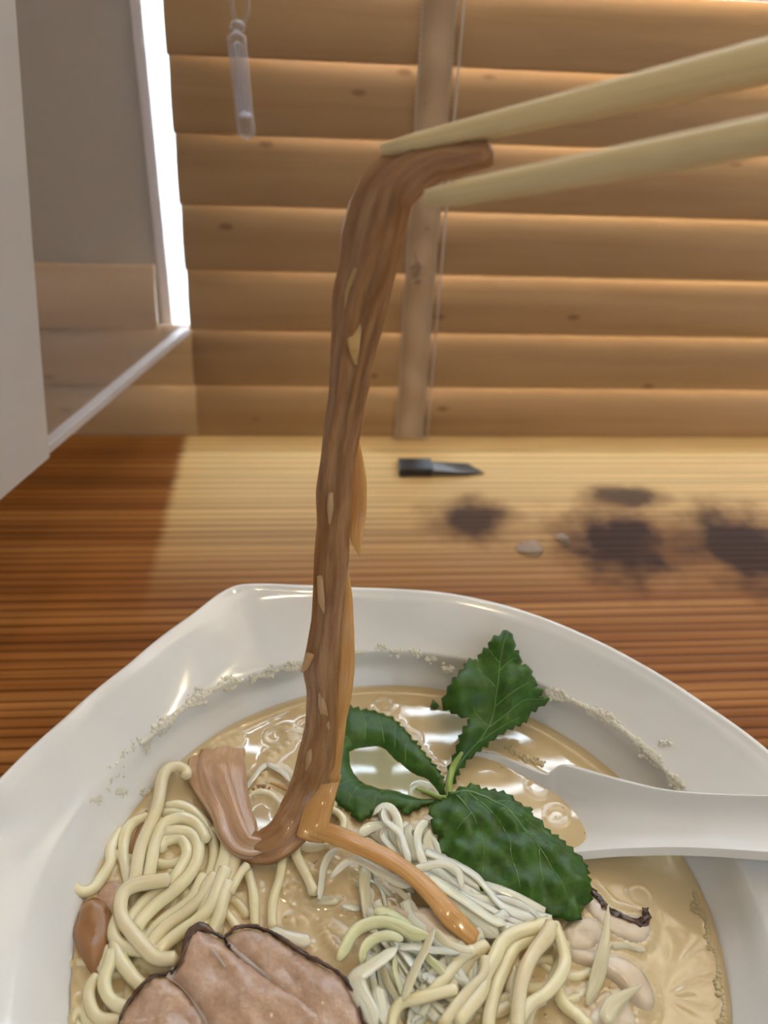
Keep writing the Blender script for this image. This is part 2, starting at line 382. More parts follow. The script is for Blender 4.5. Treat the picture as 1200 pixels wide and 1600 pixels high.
# tape hangs straight down in front of the slat edges
tl, tr_ = at_y(645, 340, BY-.0105)[0], at_y(690, 340, BY-.0105)[0]
xc = (at_y(687, 0, BY-.0105)[0]+at_y(640, 680, BY-.0105)[0])/2; hw = 0.0088
tp = Bag(); ys = []
zz = np.arange(ZT+.001, ztop, 0.0035)
V = []
for z in zz:
    ph = ((z-(CZ-0.0410)) % SP)/SP
    yy = BY-.0092-0.0012*math.cos(2*math.pi*ph)
    for sx in (-hw, hw): V.append((xc+sx, yy, z))
    for sx in (hw, -hw): V.append((xc+sx, yy+.0008, z))
F = []
for i in range(len(zz)-1):
    for j in range(4): F.append((i*4+j, i*4+(j+1) % 4, i*4+4+(j+1) % 4, i*4+4+j))
adopt(new_obj('ladder_tape', V, F, M_tape), blind)
for sx in (-hw+.0007, hw-.0007):
    st = Bag()
    for i in range(0, int((CZ+.25-ZT)/.0022)):
        z = ZT+.002+i*.0022; ph = ((z-(CZ-0.0410)) % SP)/SP; yy = BY-.0092-0.0012*math.cos(2*math.pi*ph)
        st.add(*box_geo(xc+sx-.00028, xc+sx+.00028, yy-.0003, yy+.0001, z, z+.0014))
    o = adopt(st.obj('stitching', M_thread, smooth=False), blind); o['kind'] = 'stuff'
cp = at_y(671, 640, BY-.012)
v, f, u = loft_geo([(cp[0], BY-.0115, z) for z in np.linspace(ZT+.001, ztop, 12)], .0006, .0006, (0, 1, 0), 6)
adopt(new_obj('lift_cord', v, f, M_thread, uvs=u), blind)

# wooden slats low on the wall beyond the divider
lv = empty('wooden_louvre', (-0.14, BY, ZT))
tag(lv, 'low row of wooden slats on the grey wall behind the clear divider', 'louvre')
for k in (3, 4, 5):
    zl = CZ-0.0410-SP*k
    v, f = slat_geo(-0.30, -0.0845 if k == 3 else -0.0668, zl-0.0026)
    adopt(smooth_sides(new_obj('slat', v, f, M_slat, smooth=False)), lv)

# ------------------------------------------------------------------ divider
PA = at_y(290, 520, 0.470); zbot = PA[2]
PB = at_z(0, 765, zbot); dirp = (PB-PA)[:2]; plen = np.linalg.norm(dirp); dirp /= plen
nrmp = np.array([-dirp[1], dirp[0]])
def on_panel(px, py):
    r = ray(px, py); n3 = np.array([nrmp[0], nrmp[1], 0]); t = ((PA-CAMP) @ n3)/(r @ n3); P = CAMP+r*t
    return ((P-PA)[:2] @ dirp, P[2])
def panel_pt(s, z, off=0): return (PA[0]+dirp[0]*s+nrmp[0]*off, PA[1]+dirp[1]*s+nrmp[1]*off, z)
def panel_prism(name, poly, t, m, parent, off=0.0):
    n = len(poly); V = [panel_pt(s, z, off-t/2) for s, z in poly]+[panel_pt(s, z, off+t/2) for s, z in poly]
    F = [tuple(range(n)), tuple(range(2*n-1, n-1, -1))]+[(i, i+n, (i+1) % n+n, (i+1) % n) for i in range(n)]
    return adopt(new_obj(name, V, F, m, smooth=False), parent)
M_acr = bpy.data.materials.new('clear acrylic'); M_acr.use_nodes = True; N_, L_, B_ = nodes(M_acr)
tr = N_.new('ShaderNodeBsdfTransparent'); tr.inputs[0].default_value = (0.93, 0.92, 0.92, 1)
B_.inputs['Base Color'].default_value = (0.62, 0.60, 0.60, 1); B_.inputs['Roughness'].default_value = 0.12
mx = N_.new('ShaderNodeMixShader'); mx.inputs[0].default_value = 0.13
L_.new(tr.outputs[0], mx.inputs[1]); L_.new(B_.outputs[0], mx.inputs[2]); L_.new(mx.outputs[0], N_['Material Output'].inputs[0])
M_edge = mat('bright acrylic edge', (0.80, 0.78, 0.82), 0.2, Transmission_Weight=0.3)
div = empty('counter_divider', (PA[0], PA[1], zbot))
tag(div, 'see-through acrylic divider with a white end board, fixed beside the blind', 'divider')
e1, e2, e3 = on_panel(61, 704), on_panel(36, 400), on_panel(6, 0)
TOPZ = CZ+0.35
sT = e3[0]+(e3[0]-e2[0])/(e3[1]-e2[1])*(TOPZ-e3[1])
panel_prism('acrylic_sheet', [(0.002, zbot), (e1[0], zbot), e2, e3, (sT, TOPZ), (0.002, TOPZ)], .004, M_acr, div)
panel_prism('white_board', [(e1[0], zbot), (0.62, zbot), (0.62, TOPZ), (sT, TOPZ), e3, e2], .009, M_board, div)
panel_prism('bottom_edge', [(0.0, zbot), (e1[0], zbot), (e1[0], zbot+.0035), (0.0, zbot+.0035)], .0056, M_edge, div)
0 and panel_prism('side_edge', [(0.0, zbot), (0.0022, zbot), (0.0022, TOPZ), (0.0, TOPZ)], .0050, M_edge, div)

# ------------------------------------------------------------------ clear wand of the blind
WYD = 0.425
wand = empty('clear_wand', at_y(386, 212, WYD))
tag(wand, 'clear plastic pull rod hanging from a loop before the blind', 'pull rod')
def wpt(px, py): return at_y(px, py, WYD)
def pxr(w, P): return w/2*depth(P)/FPX
A, Bq = wpt(368.5, 50), wpt(385.5, 211); R0 = pxr(30, A)
path = catmull([A, (A+Bq)/2, Bq], 26); tt = np.linspace(0, 1, 26)
prof = R0*np.clip(np.sqrt(np.clip(tt/.04, 0, 1)), .35, 1)*(1-.06*tt)
v, f, u = loft_geo(path, prof, prof, (0, 1, 0), 20)
b = Bag(); b.add(v, f, u)
pin = path[3:20]; vi, fi, ui = loft_geo(pin, R0*.62, R0*.62, (0, 1, 0), 16)
b.add(vi, [tuple(reversed(q)) for q in fi], ui)
adopt(b.obj('rod', M_clear), wand)
M_wcore = mat('milky plastic core', (0.75, 0.74, 0.80), 0.25, Transmission_Weight=0.5)
core = path[3:20]
for dx in (-.26, .2):
    off = np.array([dx*R0, 0, 0])
    v, f, u = loft_geo(core+off, R0*.10, R0*.10, (0, 1, 0), 8)
    adopt(new_obj('core', v, f, M_wcore, uvs=u), wand)
v, f, u = loft_geo([path[20]-(path[21]-path[20])*.15, path[20]+(path[21]-path[20])*.15], R0*.8, R0*.8, (0, 1, 0), 18)
adopt(new_obj('stopper', v, f, M_wcore, uvs=u), wand)
v, f, u = loft_geo(catmull([wpt(364, 44), wpt(371, 40), wpt(378, 46)], 8), R0*.55, R0*.55, (0, 1, 0), 12)
adopt(new_obj('knob', v, f, M_clear, uvs=u), wand)
lp = [(376, 38), (369, 34), (363, 12), (360, -20), (362, -60), (373, -85), (384, -60), (387, -20), (386.5, 20), (381, 34), (376, 38)]
v, f, u = loft_geo(catmull([wpt(*p) for p in lp], 60), R0*.19, R0*.19, (0, 1, 0), 10, cap=False)
adopt(new_obj('loop', v, f, M_clear, uvs=u), wand)
v, f, u = loft_geo([wpt(373, -85), (wpt(373, -85)[0], WYD, CZ+.8), (wpt(373, -85)[0], BY-.02, ztop)], .0008, .0008, (0, 1, 0), 6)
adopt(new_obj('hanging_cord', v, f, M_thread, uvs=u), wand)

# ------------------------------------------------------------------ small things on the counter
P0, P1, P2 = at_z(622, 736, ZT), at_z(674, 736, ZT), at_z(758, 741, ZT)
bl = empty('black_clip', P0)
tag(bl, 'small black pointed plastic piece lying on the counter near the blind', 'clip')
adopt(box('clip_block', (P0[0], P1[0], P0[1]-.007, P0[1]+.006, ZT, ZT+.0055), M_black, bevel=.0008), bl)
V = [(P1[0], P0[1]-.006, ZT), (P1[0], P0[1]+.005, ZT), (P1[0]+.022, P0[1]+.004, ZT), (P2[0], P0[1]-.0035, ZT), (P1[0]+.02, P0[1]-.006, ZT)]
V += [(x, y, ZT+h) for (x, y, z), h in zip(V, (.004, .004, .003, .0006, .0025))]
F = [(4, 3, 2, 1, 0), (5, 6, 7, 8, 9)]+[(i, (i+1) % 5, (i+1) % 5+5, i+5) for i in range(5)]
M_blade = mat('dark tip', (0.06, 0.05, 0.045), 0.3)
adopt(new_obj('pointed_tip', V, F, M_blade, smooth=False), bl)
def dome(cx, cy, z, rx, ry, h, seg=20, rings=6, rot=0, rng=None):
    V = [(cx, cy, z+h)]; F = []
    for i in range(1, rings+1):
        a = i/rings*math.pi/2
        for j in range(seg):
            q = 2*math.pi*j/seg; k = 1+(0.12*math.sin(2*q+1)+0.07*math.sin(3*q) if rng else 0)
            X, Y = rx*math.sin(a)*math.cos(q)*k, ry*math.sin(a)*math.sin(q)*k
            V.append((cx+X*math.cos(rot)-Y*math.sin(rot), cy+X*math.sin(rot)+Y*math.cos(rot), z+h*math.cos(a)))
    for j in range(seg): F.append((0, 1+j, 1+(j+1) % seg))
    for i in range(rings-1):
        for j in range(seg):
            a, b = 1+i*seg+j, 1+i*seg+(j+1) % seg; F.append((a, a+seg, b+seg, b))
    return V, F
M_water = mat('water drop', (0.85, 0.8, 0.7), 0.02, Transmission_Weight=0.9, IOR=1.33)
for (px, py, rx, ry, lab) in ((828, 858, .0072, .0085, 'larger wet drop shining on the counter beyond the bowl'), (878, 842, .0035, .006, 'small narrow wet drop on the counter beside the dark knot')):
    P = at_z(px, py, ZT); v, f = dome(P[0], P[1], ZT-.0001, rx, ry, .0018, rot=.4, rng=1)
    tag(new_obj('water_drop', v, f, M_water), lab, 'water drop')

# ------------------------------------------------------------------ bowl
CC = np.array([0.0227, 0.1165]); CB = np.array([0.0239, 0.1200]); RC, RB = 0.0893, 0.0802
rim_px = [(0, 1215), (50, 1165), (100, 1122), (200, 1038), (300, 960), (345, 924), (368, 911), (400, 911), (470, 914), (560, 918), (630, 920), (700, 926), (800, 948), (900, 985), (1000, 1035), (1100, 1098), (1200, 1170)]
rp = np.array([at_z(x, y, ZR)[:2] for x, y in rim_px])
C0 = CC
ang = np.arctan2(rp[:, 1]-C0[1], rp[:, 0]-C0[0]); rad = np.hypot(*(rp-C0).T)
circ_c = np.array([0.0141, 0.101])
def circ_r(th):
    d = np.array([math.cos(th), math.sin(th)]); o = C0-circ_c; b = o @ d; c = o @ o-0.1238**2
    return -b+math.sqrt(b*b-c)
order = np.argsort(ang); ang, rad = ang[order], rad[order]
extra = []
for dth in (0.5, 0.9, 1.4): extra.append((ang[0]-dth, circ_r(ang[0]-dth)))
for dth, k in ((0.25, .25), (0.5, .6), (0.9, 1.0), (1.4, 1)):
    th = ang[-1]+dth; extra.append((th, rad[-1]*(1-k)+circ_r(th)*k))
A2 = np.concatenate([ang, [e[0] for e in extra]]); R2 = np.concatenate([rad, [e[1] for e in extra]])
A2 = np.concatenate([A2-2*math.pi, A2, A2+2*math.pi]); R2 = np.tile(R2, 3); o_ = np.argsort(A2); A2, R2 = A2[o_], R2[o_]
NT = 360
ths = np.linspace(-math.pi, math.pi, NT, endpoint=False)
RR = np.interp(ths, A2, R2)
ker = np.exp(-0.5*(np.arange(-5, 6)/1.8)**2); ker /= ker.sum()
RR = np.convolve(np.concatenate([RR[-5:], RR, RR[:5]]), ker, 'valid')
# rings: (mode, value, z): 'rim' scale in from rim, or circle radius
def ring(kind, a, z, c=None, k=0.0):
    out = []
    for i, th in enumerate(ths):
        d = np.array([math.cos(th), math.sin(th)])
        if kind == 'rim': xy = C0+d*(RR[i]+a)
        elif kind == 'mix':                                # blend between rim outline and crease circle
            xy = (C0+d*(RR[i]-.003))*(1-a)+(CC+d*RC)*a
        else: xy = c+d*a
        out.append((xy[0], xy[1], z))
    return out
rings = []
rings.append(ring('c', 0.0004, ZB-.034, CB))
for r_, dz in ((.02, -.034), (.035, -.032), (.05, -.026), (.062, -.018), (.071, -.0095), (.0768, -.0035), (.0802, .0002), (.0835, .0040), (.0865, .0085)): rings.append(ring('c', r_, ZB+dz, CB))
rings.append(ring('c', RC-.0006, ZC-.0006, CC)); rings.append(ring('c', RC+.0004, ZC+.0001, CC))
for a in (0.9, 0.75, 0.6, 0.45, 0.3, 0.15, 0.04):
    s = 1-a; rings.append(ring('mix', a, ZC+(ZR-ZC)*(s*0.86+0.14*s*s)-0.0003))
rings += [ring('rim', -.0026, ZR-.0006), ring('rim', -.0019, ZR+.0001), ring('rim', -.0010, ZR+.00035), ring('rim', -.0002, ZR), ring('rim', .0001, ZR-.0008), ring('rim', -.0004, ZR-.0022), ring('rim', -.002, ZR-.0040)]
for a, z in ((.3, ZC-.004), (.8, ZC-.010)): rings.append(ring('mix', a, z))
for r_, z in ((.078, ZB-.012), (.066, ZB-.028), (.052, ZT+.006), (.045, ZT+.002), (.0445, ZT), (.041, ZT), (.040, ZT+.003), (.0004, ZT+.004)): rings.append(ring('c', r_, z, CB))
V = [p for r_ in rings for p in r_]; F = []
for i in range(len(rings)-1):
    for j in range(NT): F.append((i*NT+j, i*NT+(j+1) % NT, (i+1)*NT+(j+1) % NT, (i+1)*NT+j))
bowl = new_obj('soup_bowl', V, F, M_bowl)
tag(bowl, 'wide white porcelain bowl full of creamy noodle soup', 'bowl')
def inner_z(x, y):
    """height of the bowl's inner surface"""
    rb = math.hypot(x-CB[0], y-CB[1]); rc = math.hypot(x-CC[0], y-CC[1])
    if rc >= RC:
        th = math.atan2(y-C0[1], x-C0[0]); R_ = np.interp(th, ths, RR)-.003
        s = min(1, max(0, (rc-RC)/(R_-RC))); return ZC+(ZR-ZC)*(s*0.86+0.14*s*s)-.0003
    return float(np.interp(rb, [.071, .0768, .0802, .0835, .0865, .0893], [ZB-.0095, ZB-.0035, ZB+.0002, ZB+.004, ZB+.0085, ZC]))
def on_bowl(px, py):
    z = ZC
    for _ in range(12):
        P = at_z(px, py, z); z = 0.5*z+0.5*inner_z(P[0], P[1])
    return at_z(px, py, z)

# ------------------------------------------------------------------ toppings: traced strands
HOT = []                         # points that pull the broth surface up
def trace(pts, org=None, sc=1.0):
    if org is None: return [(x, y) for x, y in pts]
    return [(org[0]+x/sc, org[1]+y/sc) for x, y in pts]
def strand(name, pts, wpx, hs, m, label, cat, group=None, flat=1.0, seg=10, ridges=0.0, taper=0.0, up=(0, 0, 1), parent=None, dip=None, tw=0.0, power=1.0):
    """pts pixels; wpx width in photo pixels (number or list); hs height of its middle above the broth in mm (number or list)"""
    k = len(pts); hs = np.broadcast_to(np.asarray(hs, float)/1000, k) if np.ndim(hs) == 0 else np.interp(np.linspace(0, 1, k), np.linspace(0, 1, len(hs)), np.asarray(hs)/1000)
    P = np.array([at_z(x, y, ZB+h) for (x, y), h in zip(pts, hs)])
    L = np.linalg.norm(np.diff(P, axis=0), axis=1).sum(); n = max(8, int(L/0.0011))
    path = catmull(P, n)
    wv = np.interp(np.linspace(0, 1, n), np.linspace(0, 1, np.size(wpx)), np.atleast_1d(wpx))
    half = np.array([wv[i]/2*depth(path[i])/FPX for i in range(n)])
    rs = np.random.default_rng(abs(hash((round(pts[0][0]), round(pts[0][1]))))%99999)
    half = half*(1+noise1(n, .05, rs, 6))
    if taper:
        t = np.linspace(0, 1, n); half = half*np.clip(np.minimum(t, 1-t)/taper, 0.12, 1)**.5
    upf = up
    if tw:
        ph = rs.uniform(0, 6)
        upf = lambda t: (math.sin(ph+tw*t)*.6, math.cos(ph+tw*t)*.35, 0.9)
    v, f, u = loft_geo(path, half, half*flat, upf, seg, power, ridges, rseed=int(pts[0][0]))
    HOT.extend(path[::2])
    if name is None: return v, f, u
    o = new_obj(name, v, f, m, parent, uvs=u)
    if parent is None: tag(o, label, cat, group)
    return o

# ------------------------------------------------------------------ noodles
OL, SL = (100, 1180), 3.808
OM, SM = (300, 1300), 4.0
OR, SR = (720, 1400), 3.75
OG, SG = (540, 1400), 5.0
OK_, SK = (560, 1240), 5.0
O6, S6 = (280, 1130), 4.615
GN = 'noodles heaped by the sliced pork'; GR = 'noodles spread below the large leaf'
noodles = [
 (OL, SL, [(250,540),(215,640),(190,730)], 14, 0.3, 'short faint noodle lying along the bowl wall', GN),
 (OL, SL, [(600,310),(680,300),(760,330),(830,400),(880,490),(895,580),(880,680),(850,760)], 17, 0.8, 'outermost arching noodle of the looped heap', GN),
 (OL, SL, [(580,345),(650,345),(720,360)], 15, 0.4, 'short half sunk noodle beneath the outer arch', GN),
 (OL, SL, [(500,370),(420,400),(370,460),(355,560),(365,660),(385,740),(400,800)], 17, 1.2, 'bowed noodle hugging the dark bamboo scrap', GN),
 (OL, SL, [(545,400),(540,520),(525,620),(500,745),(480,800)], 17, 1.5, 'straight noodle behind the curled-tip noodle', GN),
 (OL, SL, [(560,560),(600,510),(680,490),(725,530),(730,600),(690,680),(640,760),(560,820),(480,870),(430,930),(390,990),(370,1040)], 19, 2.0, 'inner loop noodle around the small broth pool', GN),
 (OL, SL, [(600,460),(700,455),(770,480),(800,540),(790,630),(740,720),(660,800),(560,880),(480,960),(430,1030)], 20, 2.6, 'thick loop noodle outside the small broth pool', GN),
 (OL, SL, [(500,740),(520,640),(540,530),(575,440),(620,395),(700,375),(770,395),(820,450),(845,505)], 18, 3.4, 'noodle arched over the top of the loop', GN),
 (OL, SL, [(725,130),(728,95),(680,68),(620,82),(585,140),(570,220),(550,320),(510,420),(465,520),(440,620),(420,740),(380,800)], [15,17,19,19,19,19], 4.0, 'long noodle with a hooked curl at its far tip', GN),
 (OL, SL, [(335,440),(300,500),(275,570),(275,640),(230,720),(180,790),(120,815),(60,790),(40,720),(38,655)], 17, [1,1,1.5,1.5,2,3,4,5], 'noodle whose hooked end rests on the white bowl wall', GN),
 (OL, SL, [(440,1180),(480,1240),(540,1270),(620,1260)], 20, 0.5, 'sunken noodle beneath the crossing noodles', GN),
 (OL, SL, [(830,720),(790,820),(720,900),(620,970),(540,1040),(480,1130)], 20, 1.4, 'lower noodle of the bundle running under the pork', GN),
 (OL, SL, [(900,720),(850,780),(820,850),(720,940),(620,1010),(550,1080),(500,1160)], 20, 2.6, 'middle noodle of the bundle running under the pork', GN),
 (OL, SL, [(960,680),(910,800),(870,900),(790,990),(700,1050),(610,1120),(560,1180)], 20, 3.6, 'upper noodle of the bundle running under the pork', GN),
 (OL, SL, [(980,760),(940,860),(920,960),(880,1060),(860,1120)], 21, 3.0, 'noodle ending at the notch of the pork edge', GN),
 (OL, SL, [(330,950),(305,1010),(300,1080),(340,1130),(420,1155),(500,1165),(560,1180)], 20, 3.2, 'noodle curving under the long crossing noodle', GN),
 (OL, SL, [(620,740),(520,755),(430,770),(360,810),(335,880),(345,970),(400,1050),(460,1120),(520,1190),(580,1215),(660,1210)], 20, 5.2, 'topmost long noodle crossing down to the pork', GN),
 (OL, SL, [(310,1080),(310,1150),(350,1240),(410,1320),(470,1380)], 20, 3.0, 'noodle slanting down to the tip of the pork rind', GN),
 (OL, SL, [(270,1150),(235,1200),(225,1270),(240,1350)], 18, 1.6, 'short bowed noodle beside the wide brown bamboo piece', GN),
 (OL, SL, [(290,1170),(265,1260),(240,1340),(255,1420),(300,1475),(370,1510)], 20, 3.2, 'hooked noodle tucked against the pork rind', GN),
 (OL, SL, [(200,1320),(155,1380),(150,1450),(175,1530),(230,1575),(300,1575),(360,1560)], 19, 2.2, 'lowest bowed noodle tucked against the pork', GN),
 (OL, SL, [(40,1620),(50,1560),(95,1525),(140,1555),(150,1620)], 13, 1.0, 'tiny curled noodle end by the bowl wall', GN),
 (OL, SL, [(150,1450),(130,1530),(150,1620),(180,1700)], 19, 0.8, 'noodle dropping toward the near side of the bowl', GN),
 (OM, SM, [(230,60),(215,150),(170,280),(120,400),(85,500),(60,620)], 24, 2.2, 'thick noodle coming out from under the bamboo hook', GN),
 (OM, SM, [(275,140),(245,260),(210,380),(165,520),(145,640)], 22, 2.0, 'second thick noodle from under the bamboo hook', GN),
 (OM, SM, [(345,210),(310,245),(280,300),(240,380)], [14,13,12], 3.4, 'noodle with a blunt cut end by the bamboo hook', GN),
 (OM, SM, [(350,250),(375,340),(388,430),(392,600)], 14, 1.6, 'slim noodle running straight to the far pork edge', GN),
 (OM, SM, [(565,150),(550,280),(518,380),(500,480),(500,590)], 14, 1.6, 'lone noodle standing out in the open broth', GN),
 (OM, SM, [(230,410),(290,450),(345,530)], 14, 0.3, 'half sunk noodle behind the slim straight noodle', GN),
 (OM, SM, [(190,480),(240,540),(300,620)], 14, 0.6, 'lower half sunk noodle near the pork notch', GN),
 (OM, SM, [(650,65),(650,140),(690,220),(730,300),(765,380)], 16, 2.0, 'noodle falling from the amber bamboo strip', GN),
 (OM, SM, [(580,400),(640,375),(700,420),(710,510),(660,570),(590,580)], 15, -1.1, 'round noodle loop just under the broth surface', GN),
 (OM, SM, [(670,90),(760,105),(850,85)], 12, 1.0, 'short noodle lying beneath the bamboo flap', GN),
 (O6, S6, [(470,570),(560,510),(660,520),(730,590),(740,640)], 13, -0.2, 'arched noodle inside the bend of the bamboo shoot', GN),
 (O6, S6, [(1020,630),(1110,625),(1180,690),(1175,770),(1120,830)], 11, 2.0, 'looped noodle at the edge of the leaf ring', GN),
 (O6, S6, [(1020,560),(1090,560),(1130,600)], 10, 0.6, 'small noodle end peeping below the leaf ring', GN),
 (OR, SR, [(150,290),(60,350),(0,440),(-60,560)], 22, 2.6, 'noodle under the end of the amber strip', GR),
 (OR, SR, [(440,235),(330,290),(285,350),(240,450),(200,560),(170,680),(160,780)], 20, 3.0, 'forked inner noodle of the spread bundle', GR),
 (OR, SR, [(520,160),(430,190),(320,220),(240,275),(200,360),(150,450),(120,560),(60,640),(-20,740)], 21, 4.2, 'long noodle sweeping away from the peaked bend', GR),
 (OR, SR, [(545,165),(590,280),(610,380),(575,480),(500,570),(400,640),(320,760)], 19, 4.4, 'noodle bulging outward from the peaked bend', GR),
 (OR, SR, [(530,160),(500,240),(430,330),(380,430),(350,540),(335,680),(330,780)], 20, 5.4, 'noodle dropping straight from the peaked bend', GR),
 (OR, SR, [(480,600),(420,640),(380,760)], 18, 1.0, 'low noodle between the two falling noodles', GR),
 (OR, SR, [(570,540),(600,630),(680,700),(760,780)], 18, 1.6, 'soaked noodle heading to the chicken pieces', GR),
 (OG, SG, [(1000,420),(880,520),(780,640),(690,730),(640,800)], 18, 4.0, 'thick noodle crossing below the amber strip', GR),
 (OG, SG, [(1090,480),(1075,620),(960,740),(860,860),(750,1020)], 16, 5.0, 'shiny noodle slanting across the leek heap', GR),
 (OG, SG, [(860,730),(700,765),(560,800),(430,840),(370,940),(360,1050)], 17, 5.0, 'noodle bending across the front of the leek heap', GR),
 (OG, SG, [(1220,560),(1140,740),(1110,900),(1100,1020)], 16, 2.0, 'noodle half hidden beside the shiny slanting noodle', GR),
]
for i, (og, sc, pts, wd, h, lab, grp) in enumerate(noodles):
    strand('noodle', trace(pts, og, sc), np.asarray(wd)*1.12, h, M_noodle if i % 4 else M_noodle2, 'pale yellow '+lab, 'noodle', None, flat=.92)

# loose noodles under the surface of the heaps
fill = Bag()
def filler(bag, poly_c, n, h0, h1, wpx, lenpx, flat=.9, seg=8):
    for _ in range(n):
        cx, cy, rx, ry = poly_c[RNG.integers(len(poly_c))]
        x, y = cx+RNG.uniform(-rx, rx), cy+RNG.uniform(-ry, ry); a = RNG.uniform(0, 6.28); k = RNG.uniform(-.5, .5)
        pts = []
        for q in range(6):
            pts.append((x, y)); x += math.cos(a)*lenpx/6; y += math.sin(a)*lenpx/6*.8; a += k+RNG.uniform(-.25, .25)
        v, f, u = strand(None, pts, wpx*RNG.uniform(.8, 1.1), RNG.uniform(h0, h1), None, None, None, flat=flat, seg=seg)
        bag.add(v, f, u)
filler(fill, [(220, 1430, 50, 60), (300, 1400, 50, 50), (260, 1340, 60, 40), (180, 1550, 40, 40)], 44, -1.3, .9, 19, 120)
filler(fill, [(700, 1560, 90, 40), (830, 1540, 50, 50), (640, 1600, 70, 40)], 40, -1.2, 1.6, 20, 120)
o = fill.obj('sunken_noodles', M_noodle2); tag(o, 'tangle of noodles half hidden under the creamy broth', 'noodles', kind='stuff')

